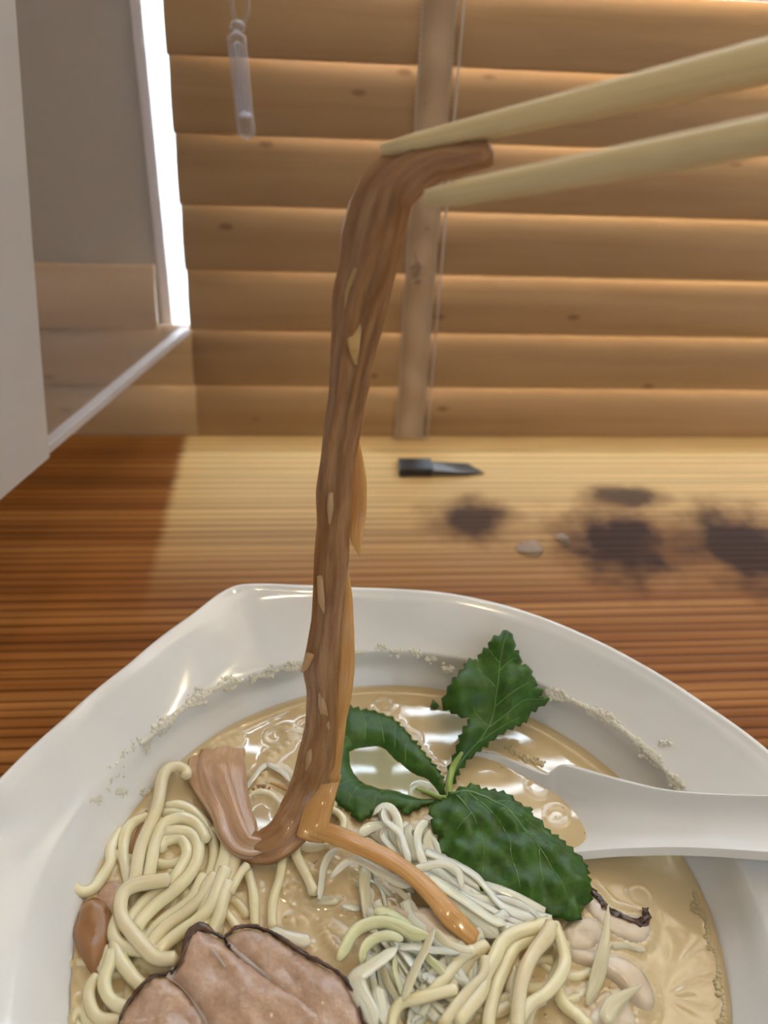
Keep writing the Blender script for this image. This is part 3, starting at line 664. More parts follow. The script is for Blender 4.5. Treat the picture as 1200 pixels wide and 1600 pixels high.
# ------------------------------------------------------------------ leek shreds
GL = 'white leek shreds heaped in the middle'
leeks = [
 (OK_, SK, [(0,330),(100,262),(220,272),(290,350),(330,430)], 13, 2.5, 'M', 'leek shred lying just above the amber strip'),
 (OK_, SK, [(0,360),(80,365),(160,420),(220,470)], 9, 3.0, 'M', 'narrow leek shred touching the amber strip'),
 (OK_, SK, [(120,165),(185,95),(260,120),(310,220),(325,340),(350,480)], 11, 4.5, 'M', 'leek shred folded over at the tip of the heap'),
 (OK_, SK, [(200,110),(205,200),(270,260),(335,330),(370,450),(400,550)], 9, 5.2, 'M', 'shiny leek shred running down from the folded tip'),
 (OK_, SK, [(400,240),(380,320),(420,400),(450,520)], 13, 3.8, 'M', 'broad leek shred in the middle of the upper heap'),
 (OK_, SK, [(540,210),(480,270),(460,360),(480,470),(520,570)], 12, 4.4, 'M', 'leek shred meeting the edge of the large leaf'),
 (OK_, SK, [(600,280),(555,380),(575,480),(620,560)], 17, 2.6, 'T', 'translucent leek piece beneath the large leaf'),
 (OK_, SK, [(420,590),(520,572),(620,548),(720,565),(785,620),(805,740)], 9, 6.2, 'M', 'leek shred bent like a hook beside the large leaf'),
 (OK_, SK, [(540,640),(650,720),(780,800),(920,900),(1040,980),(1150,1020)], 20, 4.4, 'M', 'broad glossy leek sheet alongside the amber strip'),
 (OK_, SK, [(620,700),(760,830),(880,940),(980,1030),(1090,1110)], 20, 4.0, 'M', 'second glossy leek sheet alongside the amber strip'),
 (OK_, SK, [(820,720),(900,830),(1010,920),(1140,1000)], 12, 2.4, 'T', 'dull leek shred between leaf and glossy sheet'),
 (OK_, SK, [(230,700),(320,760),(420,870),(470,960)], 7, 4.2, 'T', 'thin leek shred dropping onto the pale chicken slice'),
 (OK_, SK, [(-220,660),(-100,540),(0,525),(100,570),(200,630),(330,700),(430,720)], [8,9,12,13,13,9], 5.0, 'M', 'arched leek shred bridging the open broth'),
 (OM, SM, [(905,105),(850,160),(820,240),(808,330),(795,420)], 10, 3.0, 'M', 'upright leek shred with a chunky end'),
 (OM, SM, [(1085,210),(1080,330),(1090,430),(1105,570)], 17, 2.0, 'T', 'glassy leek ribbon under the arched shred'),
 (OM, SM, [(770,430),(830,430),(930,425)], 13, 0.6, 'T', 'flat leek end floating in the open broth'),
 (OM, SM, [(930,465),(990,475),(1060,480)], 8, 0.8, 'M', 'small floating leek sliver before the ribbon'),
 (OM, SM, [(480,600),(560,640),(660,670),(740,690)], 16, 1.6, 'M', 'leek shred along the far edge of the pork'),
 (OG, SG, [(220,130),(330,120),(440,190),(540,280)], 15, 4.8, 'G', 'pale green leek slab at the top of the tangle'),
 (OG, SG, [(-60,500),(0,400),(60,290),(160,225),(300,200),(420,235),(520,290),(650,310)], 15, 6.0, 'G', 'long yellow green shred arching round the tangle'),
 (OG, SG, [(120,520),(150,400),(240,325),(350,310),(450,340)], 12, 6.4, 'G', 'inner yellow green shred of the arch'),
 (OG, SG, [(400,410),(520,395),(650,420),(800,430),(950,440)], 13, 4.6, 'M', 'straight pale shred across the tangle'),
 (OG, SG, [(400,400),(310,470),(180,560),(80,640),(110,760),(180,880),(230,1020)], [14,20,24,22,20,20], 7.6, 'M', 'widest white leek ribbon folded beside the pork'),
 (OG, SG, [(280,540),(330,680),(400,800),(440,870)], 9, 4.4, 'T', 'dim leek shred inside the folded ribbon'),
 (OG, SG, [(390,470),(385,570),(420,700),(450,790)], 8, 5.4, 'G', 'thin upright shred inside the tangle'),
 (OG, SG, [(690,260),(630,400),(560,540),(500,680),(455,820)], [8,12,13,12], 8.4, 'T', 'greyish leek ribbon peaking above the tangle'),
 (OG, SG, [(690,262),(770,350),(880,400),(990,440)], 10, 7.2, 'T', 'greyish shred sloping away from the peak'),
 (OG, SG, [(620,460),(700,540),(770,620)], 9, 5.2, 'G', 'short shred crossing behind the greyish ribbon'),
 (OG, SG, [(240,700),(280,860),(320,1010)], 16, 5.2, 'M', 'low white shred beside the folded ribbon'),
 (OR, SR, [(865,45),(855,180),(830,350),(800,480),(740,640)], [3,8,16,18,14], [6,5,3.4,2,1], 'T', 'tall pointed leek shred standing near the seared scrap'),
 (OR, SR, [(1065,522),(970,580),(890,640),(840,740)], [3,12,20,22], 3.4, 'T', 'pointed leek shred lying over the chicken'),
 (OR, SR, [(380,170),(420,110),(490,120),(530,160)], 8, 2.6, 'T', 'small leek loop touching the leaf tip'),
 (OR, SR, [(80,160),(180,180),(280,165),(370,180)], 10, 3.2, 'M', 'wet leek shred above the peaked noodles'),
 (OR, SR, [(880,300),(960,290),(1080,320)], 8, 1.0, 'T', 'short leek strip by the seared scrap'),
 (O6, S6, [(440,525),(500,440),(575,345),(635,290)], 8, 1.6, 'M', 'thin white leek shred inside the bamboo bend'),
 (O6, S6, [(630,290),(700,325),(760,365),(800,420)], 7, 1.9, 'M', 'short white leek shred touching the bamboo shoot'),
 (O6, S6, [(640,280),(690,215),(770,160),(795,110),(770,60)], [6,6,5,4], -.3, 'T', 'thread of leek floating in the clear broth'),
]
for og, sc, pts, wd, h, mk, lab in leeks:
    strand('leek_shred', trace(pts, og, sc), np.asarray(wd)*1.3, h, {'M': M_leek, 'G': M_leekg, 'T': M_leekt}[mk], lab if 'leek' in lab else lab.replace('shred', 'leek shred', 1), 'leek', GL, flat=.26, tw=.9, ridges=.2, seg=12, taper=.10)
fill = Bag()
def flow(bag, a, b, n, jit, wpx, h0, h1):
    for _ in range(n):
        t = RNG.uniform(-jit, jit, (4, 2)); s = RNG.uniform(-jit, jit, 2)
        pts = [(a[0]*(1-q)+b[0]*q+t[i][0]*.6+s[0], a[1]*(1-q)+b[1]*q+t[i][1]*.6+s[1]) for i, q in enumerate((0, .33, .66, 1))]
        v, f, u = strand(None, pts, wpx*RNG.uniform(.6, 1.3), RNG.uniform(h0, h1), None, None, None, flat=.3, tw=2, seg=8)
        bag.add(v, f, u)
flow(fill, (600, 1290), (660, 1370), 12, 22, 15, .5, 3)
flow(fill, (650, 1350), (840, 1450), 20, 22, 19, .5, 3.2)
flow(fill, (640, 1300), (670, 1350), 7, 20, 17, 1, 3)
flow(fill, (600, 1450), (700, 1560), 18, 40, 17, 1, 4.5)
flow(fill, (760, 1460), (650, 1570), 13, 36, 19, .5, 4)
flow(fill, (570, 1500), (600, 1600), 9, 20, 19, 1, 4)
flow(fill, (560, 1370), (600, 1420), 5, 20, 10, 0, 1.5)
o = fill.obj('leek_tangle', M_leek); tag(o, 'tangled white leek shavings filling the heap under the larger shreds', 'leek', kind='stuff')

# ------------------------------------------------------------------ sheets (leaves) and slabs (meat)
def poly_dist(P, poly):
    P = np.asarray(P)[:, None, :]; A = poly[None]; B = np.roll(poly, -1, 0)[None]
    d = B-A; t = np.clip(((P-A)*d).sum(2)/((d*d).sum(2)+1e-15), 0, 1)
    return np.sqrt((((P-A)-d*t[..., None])**2).sum(2)).min(1)
def inside(P, poly):
    x, y = P[:, 0], P[:, 1]; r = np.zeros(len(P), bool); n = len(poly)
    for i in range(n):
        x0, y0 = poly[i]; x1, y1 = poly[(i+1) % n]
        c = ((y0 > y) != (y1 > y)) & (x < (x1-x0)*(y-y0)/(y1-y0+1e-15)+x0); r ^= c
    return r
def teeth(poly, step, amp, rng):
    out = []; n = len(poly)
    ctr = poly.mean(0)
    area2 = sum(poly[i][0]*poly[(i+1) % n][1]-poly[(i+1) % n][0]*poly[i][1] for i in range(n))
    sg = 1 if area2 > 0 else -1
    for i in range(n):
        a, b = poly[i], poly[(i+1) % n]; d = b-a; L = np.linalg.norm(d); k = max(1, int(round(L/step)))
        nr = np.array([d[1], -d[0]])/(L+1e-12)*sg
        for j in range(k):
            t = j/k; out.append(a+d*t-nr*amp*.2)
            out.append(a+d*(t+.62/k)+nr*amp*rng.uniform(.5, 1.1))
    return np.array(out)
def tri_fill(poly, sp):
    lo, hi = poly.min(0), poly.max(0)
    g = np.array([(x, y) for x in np.arange(lo[0], hi[0], sp) for y in np.arange(lo[1], hi[1], sp)])
    g = g+RNG.uniform(-.15, .15, g.shape)*sp
    g = g[inside(g, poly)]; g = g[poly_dist(g, poly) > sp*.45]
    vs = [Vector(p) for p in poly]+[Vector(p) for p in g]; n = len(poly)
    r = delaunay_2d_cdt(vs, [(i, (i+1) % n) for i in range(n)], [], 1, 1e-7)
    return np.array([tuple(v) for v in r[0]]), [tuple(f) for f in r[2]]

class LeafPlane:
    """a plane given by origin and two axes; pixels are cast on it"""
    def __init__(s, O, X, Y): s.O = np.asarray(O); s.X = np.asarray(X)/np.linalg.norm(X); s.Y = np.asarray(Y)/np.linalg.norm(Y); s.N = np.cross(s.X, s.Y)
    def uv(s, px, py):
        r = ray(px, py); t = ((s.O-CAMP) @ s.N)/(r @ s.N); P = CAMP+r*t-s.O
        # X and Y are orthogonal
        return np.array([P @ s.X, P @ s.Y])
    def pt(s, uv, h=0): return s.O+s.X*uv[0]+s.Y*uv[1]+s.N*h
def leaf(parent, plane, outline, hf, veins, sp=.0013, tooth=.0029, tamp=.0010, seed=1, label=None, m=None):
    rng = np.random.default_rng(seed)
    poly = teeth(np.array([plane.uv(*p) for p in outline]), tooth, tamp, rng)
    P, F = tri_fill(poly, sp)
    d = poly_dist(P, poly)
    vl = [np.array([plane.uv(*q) for q in v]) for v, w_ in veins]
    def height(Q, dd):
        h = hf(Q, dd)
        # blade puffs between veins
        dv = np.full(len(Q), 9.0)
        for k in vl:
            for a, b in zip(k[:-1], k[1:]):
                e = b-a; t = np.clip(((Q-a) @ e)/(e @ e+1e-12), 0, 1); dv = np.minimum(dv, np.linalg.norm(Q-a-e*t[:, None], axis=1))
        return h+0.0006*(1-np.exp(-(dv/.002)**2))
    H = height(P, d)
    V = [plane.pt(p, h) for p, h in zip(P, H)]
    o = new_obj('leaflet', V, F, m or M_leaf); sm = o.modifiers.new('s', 'SOLIDIFY'); sm.thickness = .00025; sm.offset = -1
    adopt(o, parent)
    if label: o['label'] = label
    bag = Bag()
    for k, (v, w_) in zip(vl, veins):
        q = catmull(k, max(6, len(k)*5)); ok = inside(q, poly)
        dd = poly_dist(q, poly); hh = height(q, dd)+.00003
        pts = [plane.pt(a, b) for a, b, c in zip(q, hh, ok) if c]
        if len(pts) < 4: continue
        n = len(pts); wv = np.linspace(w_, w_*.3, n)
        bag.add(*loft_geo(pts, wv, wv*.45, plane.N, 6))
    vo = bag.obj('vein', M_vein); adopt(vo, o); vo.matrix_parent_inverse = Matrix.Translation(-Vector(parent.location)); vo.matrix_parent_inverse = Matrix.Identity(4)
    HOTL.extend([plane.pt(p, h) for p, h in zip(P[:len(poly)], H[:len(poly)])])
    return o, P, H, poly
HOTL = []
def T3(pts, org=(500, 960), s=3.0): return [(org[0]+x/s, org[1]+y/s) for x, y in pts]
sprig_base = at_z(703, 1245, ZB+.002)
sprig = empty('herb_sprig', sprig_base)
tag(sprig, 'dark green three-leaved herb sprig with toothed edges floating on the broth', 'herb')
# upright leaflet, leaning back out of the soup
rise = math.radians(28)
plA = LeafPlane(at_z(703, 1232, ZB+.0012), (1, -0.05, 0), (0.05*math.cos(rise), math.cos(rise), math.sin(rise)))
outA = T3([(880,70),(908,112),(912,165),(940,182),(945,228),(985,230),(1002,275),(998,292),(1018,298),(1010,338),(1050,348),(1030,378),(1085,392),(1035,425),(965,470),(985,482),(955,505),(880,540),(800,590),(740,640),(690,680),(655,722),(640,760),(622,800),(605,795),(600,745),(618,690),(636,645),(650,600),(662,560),(690,520),(704,482),(640,468),(575,425),(590,370),(612,325),(640,292),(678,250),(690,220),(722,200),(745,212),(760,170),(790,150),(800,118),(838,98)])
vA = [(T3([(606,790),(640,720),(700,640),(770,560),(815,470),(825,380),(840,270),(850,180),(868,100)]), .00035),
      (T3([(820,340),(780,290),(735,235)]), .00022), (T3([(835,270),(890,220),(930,200)]), .0002), (T3([(790,520),(740,470),(715,420)]), .00022),
      (T3([(790,530),(870,470),(960,400),(1060,390)]), .00025), (T3([(820,430),(900,370),(990,310)]), .0002), (T3([(845,230),(815,190),(795,160)]), .0002), (T3([(740,600),(830,540),(940,480)]), .0002)]
leaf(sprig, plA, outA, lambda Q, d: 0.0010*np.sin(Q[:, 0]*380)+.0007*np.sin(Q[:, 1]*420+1)-.0015*np.exp(-d/.0016), vA, seed=3, label='leaflet standing up out of the broth')
# leaflet with a pool of broth on it
plB = LeafPlane(at_z(640, 1180, ZB), (1, 0, 0), (0, 1, 0))
outB = T3([(120,445),(190,460),(270,472),(350,508),(400,560),(432,600),(472,650),(522,712),(560,770),(580,830),(580,880),(540,888),(480,912),(440,930),(400,955),(382,930),(330,912),(290,930),(250,945),(220,968),(170,980),(150,940),(110,920),(60,870),(15,820),(60,740),(80,650),(108,540),(112,480)])
poolB = T3([(130,640),(180,622),(260,610),(310,628),(350,670),(400,712),(450,745),(510,765),(552,815),(570,858),(530,868),(470,868),(400,850),(350,830),(280,820),(210,800),(150,750),(130,700)])
poolw = np.array([at_z(*p, ZB)[:2] for p in poolB])
pool_uv = np.array([plB.uv(*p) for p in poolB])
def hB(Q, d):
    sd = poly_dist(Q, pool_uv)*np.where(inside(Q, pool_uv), -1, 1)
    return np.where(sd > 0, np.clip(sd/.0035, 0, 1)*.0016, np.clip(sd/.002, -1, 0)*.0032)+.0004-np.where(sd > .003, .0008*np.exp(-d/.0015), 0)
vB = [(T3([(585,878),(480,850),(330,800),(200,780),(60,830)]), .0003), (T3([(210,600),(210,530),(190,470)]), .00022), (T3([(300,610),(285,540),(270,480)]), .00022),
      (T3([(150,620),(120,590),(100,560)]), .0002), (T3([(200,800),(150,860),(130,920)]), .0002), (T3([(300,830),(260,880),(250,935)]), .0002), (T3([(400,700),(400,640),(420,600)]), .0002), (T3([(350,640),(350,570),(355,520)]), .0002)]
leaf(sprig, plB, outB, hB, vB, seed=5, label='leaflet dished with a pool of broth on it')
# big leaflet on top
bC = [(669,1273),(672,1262),(687,1257),(707,1245),(727,1237),(740,1233),(763,1240),(790,1247),(818,1262),(833,1269),(822,1273),(833,1280),(850,1297),(872,1318),(895,1337),(912,1350),(917,1362),(916,1372),(922,1385),(922,1414),(903,1417),(906,1435),(900,1446),(875,1442),(850,1430),(825,1425),(817,1414),(800,1412),(785,1400),(770,1395),(767,1384),(764,1400),(745,1390),(733,1376),(731,1360),(720,1365),(707,1350),(683,1328),(690,1310),(673,1298),(676,1285)]
plC = LeafPlane(at_z(703, 1248, ZB+.0035), (1, 0, 0.035), (-.035*.1, 1, 0.10))
plC.Y = plC.Y-plC.X*(plC.X @ plC.Y); plC.Y /= np.linalg.norm(plC.Y); plC.N = np.cross(plC.X, plC.Y)
vC = [([(703,1246),(740,1246),(775,1262),(805,1290),(835,1325),(862,1365),(885,1410)], .00042), ([(728,1244),(760,1268),(790,1310),(798,1350)], .0003), ([(712,1250),(735,1280),(752,1310)], .0003),
      ([(790,1275),(825,1290),(860,1315)], .0002), ([(815,1300),(855,1325),(890,1345)], .0002), ([(840,1335),(845,1375),(850,1415)], .0002), ([(735,1280),(715,1300),(695,1315)], .0002), ([(752,1308),(755,1345),(752,1375)], .0002), ([(795,1335),(805,1370),(812,1400)], .0002), ([(770,1258),(800,1262),(825,1270)], .0002)]
def hC0(Q): return .0005*np.sin(Q[:, 0]*900+2)*np.sin(Q[:, 1]*700)
def hC(Q, d):
    spine = np.array([plC.uv(*p) for p in vC[0][0]]); dv = np.full(len(Q), 9.)
    for a, b in zip(spine[:-1], spine[1:]):
        e = b-a; t = np.clip(((Q-a) @ e)/(e @ e), 0, 1); dv = np.minimum(dv, np.linalg.norm(Q-a-e*t[:, None], axis=1))
    return hC0(Q)+.0030-.05*dv-.0012*np.exp(-d/.0018)+.0005*np.sin(Q[:, 0]*500)+.0004*np.sin(Q[:, 1]*620)
leaf(sprig, plC, bC, hC, vC, sp=.0013, seed=8, label='largest leaflet lying over the leek')
# folded lobe edge of the big leaflet (lighter underside)
st = strand(None, [(703, 1246), (702, 1222), (708, 1198), (722, 1176)], [11, 12, 10, 6], [2.2, 3.6, 4.6, 8], None, None, None)
adopt(new_obj('stem', st[0], st[1], M_stem), sprig)
st = strand(None, [(703, 1246), (690, 1247), (672, 1240), (650, 1232)], [10, 9, 7, 4], [2.2, 2, 1.4, .5], None, None, None)
adopt(new_obj('stem', st[0], st[1], M_stem), sprig)
st = strand(None, [(700, 1245), (716, 1243), (732, 1242)], [9, 8, 5], [2.6, 5.0, 6.0], None, None, None)
adopt(new_obj('stem', st[0], st[1], M_stem), sprig)
fo = [(672,1106),(676,1092),(683,1098),(687,1103),(680,1108)]
plF = LeafPlane(at_z(678, 1104, ZB+.0008), (1, 0, 0), (0, .9, .4)); pf = np.array([plF.uv(*p) for p in fo])
P_, F_ = tri_fill(pf, .0009); o = new_obj('herb_scrap', [plF.pt(p) for p in P_], F_, M_leaf); o.modifiers.new('s', 'SOLIDIFY').thickness = .0003
tag(o, 'tiny torn scrap of green leaf floating alone in the broth', 'herb')

def slab_geo(outline, ztop, zlow, edge=.0018, sp=.0016, wob=.0004, seed=0, tilt=(0, 0), jag=0):
    """outline pixels (cast at ztop)"""
    poly = np.array([at_z(*p, ztop)[:2] for p in outline])
    n = len(poly); q = catmull(np.vstack([poly, poly[:1]]), n*6)[:-1]
    if jag: q = q+np.random.default_rng(seed).normal(0, jag, q.shape)
    P, F = tri_fill(q, sp); d = poly_dist(P, q); r = np.random.default_rng(seed); ph = r.uniform(0, 6, 4); c = poly.mean(0)
    z = ztop-(ztop-zlow)*np.exp(-d/edge*2.2)+wob*(np.sin(P[:, 0]*420+ph[0])+np.sin(P[:, 1]*510+ph[1])+.6*np.sin((P[:, 0]+P[:, 1])*900+ph[2]))*(1-np.exp(-d/.003))
    z = z+(P[:, 0]-c[0])*tilt[0]+(P[:, 1]-c[1])*tilt[1]
    V = np.c_[P, z]; cnt = {}
    for f_ in F:
        for i in range(3):
            a, b = f_[i], f_[(i+1) % 3]; cnt[(a, b)] = 1
    bd = [(a, b) for a, b in cnt if (b, a) not in cnt]; new = {}; ex = []
    for a, b in bd:
        for i in (a, b):
            if i not in new: new[i] = len(V)+len(ex); ex.append((P[i][0], P[i][1], ZB-.003))
        F.append((b, a, new[a], new[b]))
    return np.vstack([V, ex]), F, q
def slab(name, outline, h, m, label=None, cat=None, group=None, parent=None, low=None, **kw):
    if low is None: low = h-min(1.6, h*.6)
    v, f, q = slab_geo(outline, ZB+h/1000, ZB+low/1000, **kw)
    o = new_obj(name, v, f, m)
    if parent: adopt(o, parent)
    else: tag(o, label, cat, group)
    HOT.extend([(a[0], a[1], ZB) for a in q[::2]])
    return o, q
# ------------------------------------------------------------------ roast pork
pk = empty('pork_slice', at_z(400, 1600, ZB+.004))
tag(pk, 'round slice of pink roast pork with dark seared rind and a fat seam', 'pork')
left_l = [(262,1522),(240,1523),(222,1540),(205,1560),(190,1583),(184,1610),(190,1660),(230,1720),(300,1750),(345,1740),(345,1660),(330,1610),(318,1580),(300,1556),(280,1535)]
mid_l = [(268,1524),(282,1498),(288,1475),(297,1455),(310,1446),(322,1450),(335,1458),(348,1464),(362,1478),(392,1498),(420,1520),(470,1552),(560,1620),(560,1700),(470,1760),(360,1760),(345,1700),(338,1640),(322,1590),(302,1558),(285,1538)]
right_l = [(352,1461),(366,1450),(385,1446),(405,1449),(425,1456),(445,1470),(470,1486),(500,1503),(530,1520),(545,1540),(558,1565),(568,1600),(575,1660),(560,1720),(500,1760),(470,1700),(480,1600),(430,1545),(385,1505),(360,1482)]
slab('lean_meat', left_l, 6.5, M_meat, parent=pk, low=5.2, seed=1, edge=.0016)
slab('lean_meat', mid_l, 8.0, M_meat, parent=pk, low=6.4, seed=2, edge=.0016)
slab('lean_meat', right_l, 8.0, M_meat, parent=pk, low=6.4, seed=3, edge=.0016)
def bead(name, pts, wpx, h, m, parent, flat=.7, jag=.0, ridges=.3, seg=10):
    v, f, u = strand(None, pts, wpx, h, None, None, None, flat=flat, seg=seg, ridges=ridges)
    if jag: v = v+RNG.normal(0, jag, v.shape)
    return adopt(new_obj(name, v, f, m, uvs=u), parent)
bead('fat_seam', [(262,1524),(283,1536),(302,1556),(316,1580),(330,1602),(342,1640),(345,1700)], [10,13,14,15,17], 5.9, M_fat, pk, .45)
bead('fat_seam', [(356,1474),(380,1494),(410,1516),(450,1545),(475,1580),(482,1640)], [6,9,12,12,9], 7.4, M_fat, pk, .35)
bead('fat_seam', [(318,1470),(333,1486),(346,1502),(352,1512)], [2,4,4,2], 8.0, M_fat, pk, .4)
bead('seared_rind', [(186,1600),(191,1582),(205,1560),(222,1540),(240,1525),(262,1521),(272,1516)], [3,5,6,5,4], 5.7, M_seared, pk, .9, .00012)
bead('seared_rind', [(268,1522),(284,1496),(290,1474),(299,1456),(311,1448),(322,1451),(336,1459),(348,1465),(358,1478),(366,1482)], [3,4,8,15,20,14,6,4,5,3], 7.4, M_seared, pk, .4, .00012)
bead('seared_rind', [(352,1464),(366,1451),(385,1447),(405,1450),(425,1457),(445,1470),(470,1487),(500,1503),(530,1521),(547,1541),(560,1566),(571,1604)], [5,7,6,6,9,7,6,5,6,5], 7.3, M_seared, pk, .9, .00012)

# ------------------------------------------------------------------ other meats
slab('chicken_slice', T3([(220,850),(400,855),(560,868),(650,950),(760,1050),(880,1160),(700,1190),(520,1130),(400,1030),(300,930)], OK_, SK), 4.6, M_chicken, 'pale chicken slice tucked between amber strip and leek tangle', 'chicken', seed=11)
slab('chicken_slice', T3([(640,290),(800,300),(940,330),(1050,400),(1110,480),(1145,570),(1130,640),(1060,640),(980,570),(900,480),(760,400),(660,360)], OR, SR), 2.6, M_chicken, 'curved pale chicken piece beside the bright striped reflection', 'chicken', seed=12)
slab('chicken_slice', T3([(590,190),(650,120),(760,110),(830,170),(830,260),(760,310),(650,300)], OR, SR), 1.6, M_chicken, 'wet chicken lump just below the leaf tip', 'chicken', seed=13, wob=.0008)
slab('chicken_slice', T3([(830,600),(960,560),(1010,640),(1040,760),(900,800),(760,790),(740,700)], OR, SR), 1.5, M_chicken, 'broad chicken piece at the near edge below the pointed leek', 'chicken', seed=14)
slab('chicken_slice', T3([(815,575),(870,595),(965,690),(925,735),(860,670)], OM, SM), 1.0, M_chicken, 'small white chicken flake floating beyond the leek tangle', 'chicken', seed=15)
slab('chicken_slice', T3([(690,180),(760,130),(860,110),(830,190),(760,260)], OM, SM), .5, M_meat, 'small sunken pink flake by the hooked noodle', 'chicken', seed=16, low=-.8)
sp_ = empty('pork_scrap', at_z(970, 1420, ZB)); tag(sp_, 'seared pork end poking out of the broth beyond the leaf', 'pork')
slab('lean_meat', [(895,1378),(915,1375),(935,1392),(955,1415),(985,1425),(1010,1430),(1020,1445),(1010,1470),(985,1470),(955,1455),(925,1430),(905,1405)], 1.6, M_chicken, parent=sp_, seed=21)
bead('seared_rind', [(898,1373),(915,1382),(930,1398),(945,1416),(965,1428),(985,1438),(1003,1442),(1012,1432),(1008,1420)], [4,9,9,7,8,10,13,13,8], 1.6, M_seared, sp_, .6, .0003)
slab('pork_scrap', T3([(215,740),(300,730),(365,770),(370,820),(340,900),(300,990),(260,1010),(200,900),(170,820)], OL, SL), 1.6, M_meat, 'pinkish meat scrap under the hooked noodle', 'pork', seed=22)

# ------------------------------------------------------------------ bamboo shoots
slab('bamboo_shoot', T3([(105,850),(190,825),(270,900),(285,1000),(250,1120),(215,1230),(190,1290),(130,1230),(75,1130),(48,1040),(75,930)], OL, SL), 4.2, M_menma, 'wide brown bamboo shoot piece against the bowl wall', 'bamboo shoot', seed=31, wob=.0008)
strand('bamboo_shoot', T3([(400,590),(425,520),(445,450),(480,390),(490,330)], OL, SL), [12,12,9,6,4], 1.4, M_menma, 'small dark bamboo scrap beside the hooked-tip noodle', 'bamboo shoot', flat=.5)
strand('bamboo_shoot', T3([(510,490),(580,455),(655,470)], O6, S6), [6,9,7], .5, M_menma, 'dark bamboo bit inside the bend of the hanging shoot', 'bamboo shoot', flat=.5)
strand('bamboo_shoot', T3([(655,430),(720,450),(795,485)], O6, S6), [4,7,8], .8, M_amber, 'little amber bamboo bit touching the hanging shoot', 'bamboo shoot', flat=.5)
strand('bamboo_shoot', T3([(255,190),(340,145),(440,100)], O6, S6), [6,10,5], -.2, M_amber, 'amber bamboo sliver sunk beyond the folded shoot', 'bamboo shoot', flat=.4)
strand('bamboo_shoot', [(488,1296),(520,1303),(560,1320),(610,1343),(650,1372),(680,1402),(705,1432),(742,1468)], [30,34,32,33,31,32,36,30], [7,7.5,8,8,7.6,7,6,3.5], M_amber, 'thin amber bamboo strip trailing across the leek', 'bamboo shoot', flat=.35, ridges=.18, seg=16)

hang = empty('hanging_bamboo_shoot', at_z(430, 1330, ZB+.004))
tag(hang, 'long brown bamboo shoot strip lifted high by the chopsticks', 'bamboo shoot')
aT = 0.155
def hang_path(pts, a0, a1_h, n):
    """pts: (px, py, width px); depth eases from a0 at the first to the broth height a1_h (mm) at the last"""
    k = len(pts); last = at_z(pts[-1][0], pts[-1][1], ZB+a1_h/1000); aE = depth(last)
    L = np.concatenate([[0], np.cumsum([math.hypot(pts[i+1][0]-pts[i][0], pts[i+1][1]-pts[i][1]) for i in range(k-1)])]); L /= L[-1]
    P = np.array([at_d(x, y, a0+(aE-a0)*t) for (x, y, w_), t in zip(pts, L)])
    return P
main = [(763,243,36),(742,244,44),(712,247,52),(680,252,60),(648,266,74),(618,290,86),(598,325,94),(586,370,96),(576,420,94),(565,470,88),(557,520,76),(549,570,62),(543,620,57),(535,670,55),(528,720,54),(524,770,53),(522,820,52),(520,870,50),(517,920,49),(513,970,48),(508,1010,52),(503,1045,56),(504,1080,46),(502,1130,48),(495,1180,56),(484,1225,64)]
Pm = hang_path(main, aT, 14, 0)
hook = [(468,1268,66,9),(444,1303,60,6.5),(412,1322,52,5),(385,1318,48,4.2),(370,1294,56,3.8),(358,1258,60,3.0),(346,1224,70,1.6),(340,1196,82,.1),(344,1168,80,-2.2)]
Ph = np.array([at_z(x, y, ZB+h/1000) for x, y, w_, h in hook])
PP = np.vstack([Pm, Ph[:5]]); WW = np.array([m_[2] for m_ in main]+[h_[2] for h_ in hook][:5])
n = 190; path = catmull(PP, n); wv = np.interp(np.linspace(0, len(PP)-1, n), np.arange(len(PP)), WW)
half = np.array([wv[i]/2*depth(path[i])/FPX for i in range(n)])
rr = np.random.default_rng(4); half = half*(1+noise1(n, .035, rr, 30))
t_ = np.linspace(0, 1, n)
thk = np.interp(t_, [0, .12, .2, .35, .6, .75, .82, .88, 1], [.0022, .0035, .0045, .003, .0028, .0028, .0018, .0011, .0009])
def upf(t):
    a = min(1, max(0, (t-.62)/.2)); v = -CF*(1-a)+np.array([0, -.35, .9])*a+np.array([.25*math.sin(t*9), 0, 0]); return v/np.linalg.norm(v)
v, f, u = loft_geo(path, half, thk, upf, 30, 1.0, .34, 9, rseed=12)
HOT.extend([p for p in path[-60:] if p[2] < ZB+.006])
adopt(new_obj('strip', v, f, M_menma, uvs=u), hang)
M_fold = food('pinkish soaked bamboo', [(0.25, (0.40, 0.225, 0.125)), (0.5, (0.52, 0.32, 0.19)), (0.75, (0.64, 0.43, 0.28))], 0.16, 0.35, (14, 0.5, 1), 'UV', 1.0, 0.8, 0.0006, .004, .5)
fp = catmull(np.array([at_z(x, y, ZB+(h+d_)/1000) for (x, y, w_, h), d_ in zip([(410,1322,30,4)]+hook[3:], (0, .6, 1.2, 1.4, 1.6, 1.6, 1.4))]), 60)
fw = np.interp(np.linspace(0, 6, 60), range(7), [34, 46, 58, 64, 74, 84, 80])
fh = np.array([a_/2*depth(p_)/FPX for a_, p_ in zip(fw, fp)])*(1+noise1(60, .05, rr, 12))
v, f, u = loft_geo(fp, fh, np.linspace(.0016, .0010, 60), (0, -.1, 1), 30, 1.0, .5, 9, rseed=33); HOT.extend(fp)
adopt(new_obj('folded_end', v, f, M_fold, uvs=u), hang)['label'] = 'paler folded end lying in the broth'
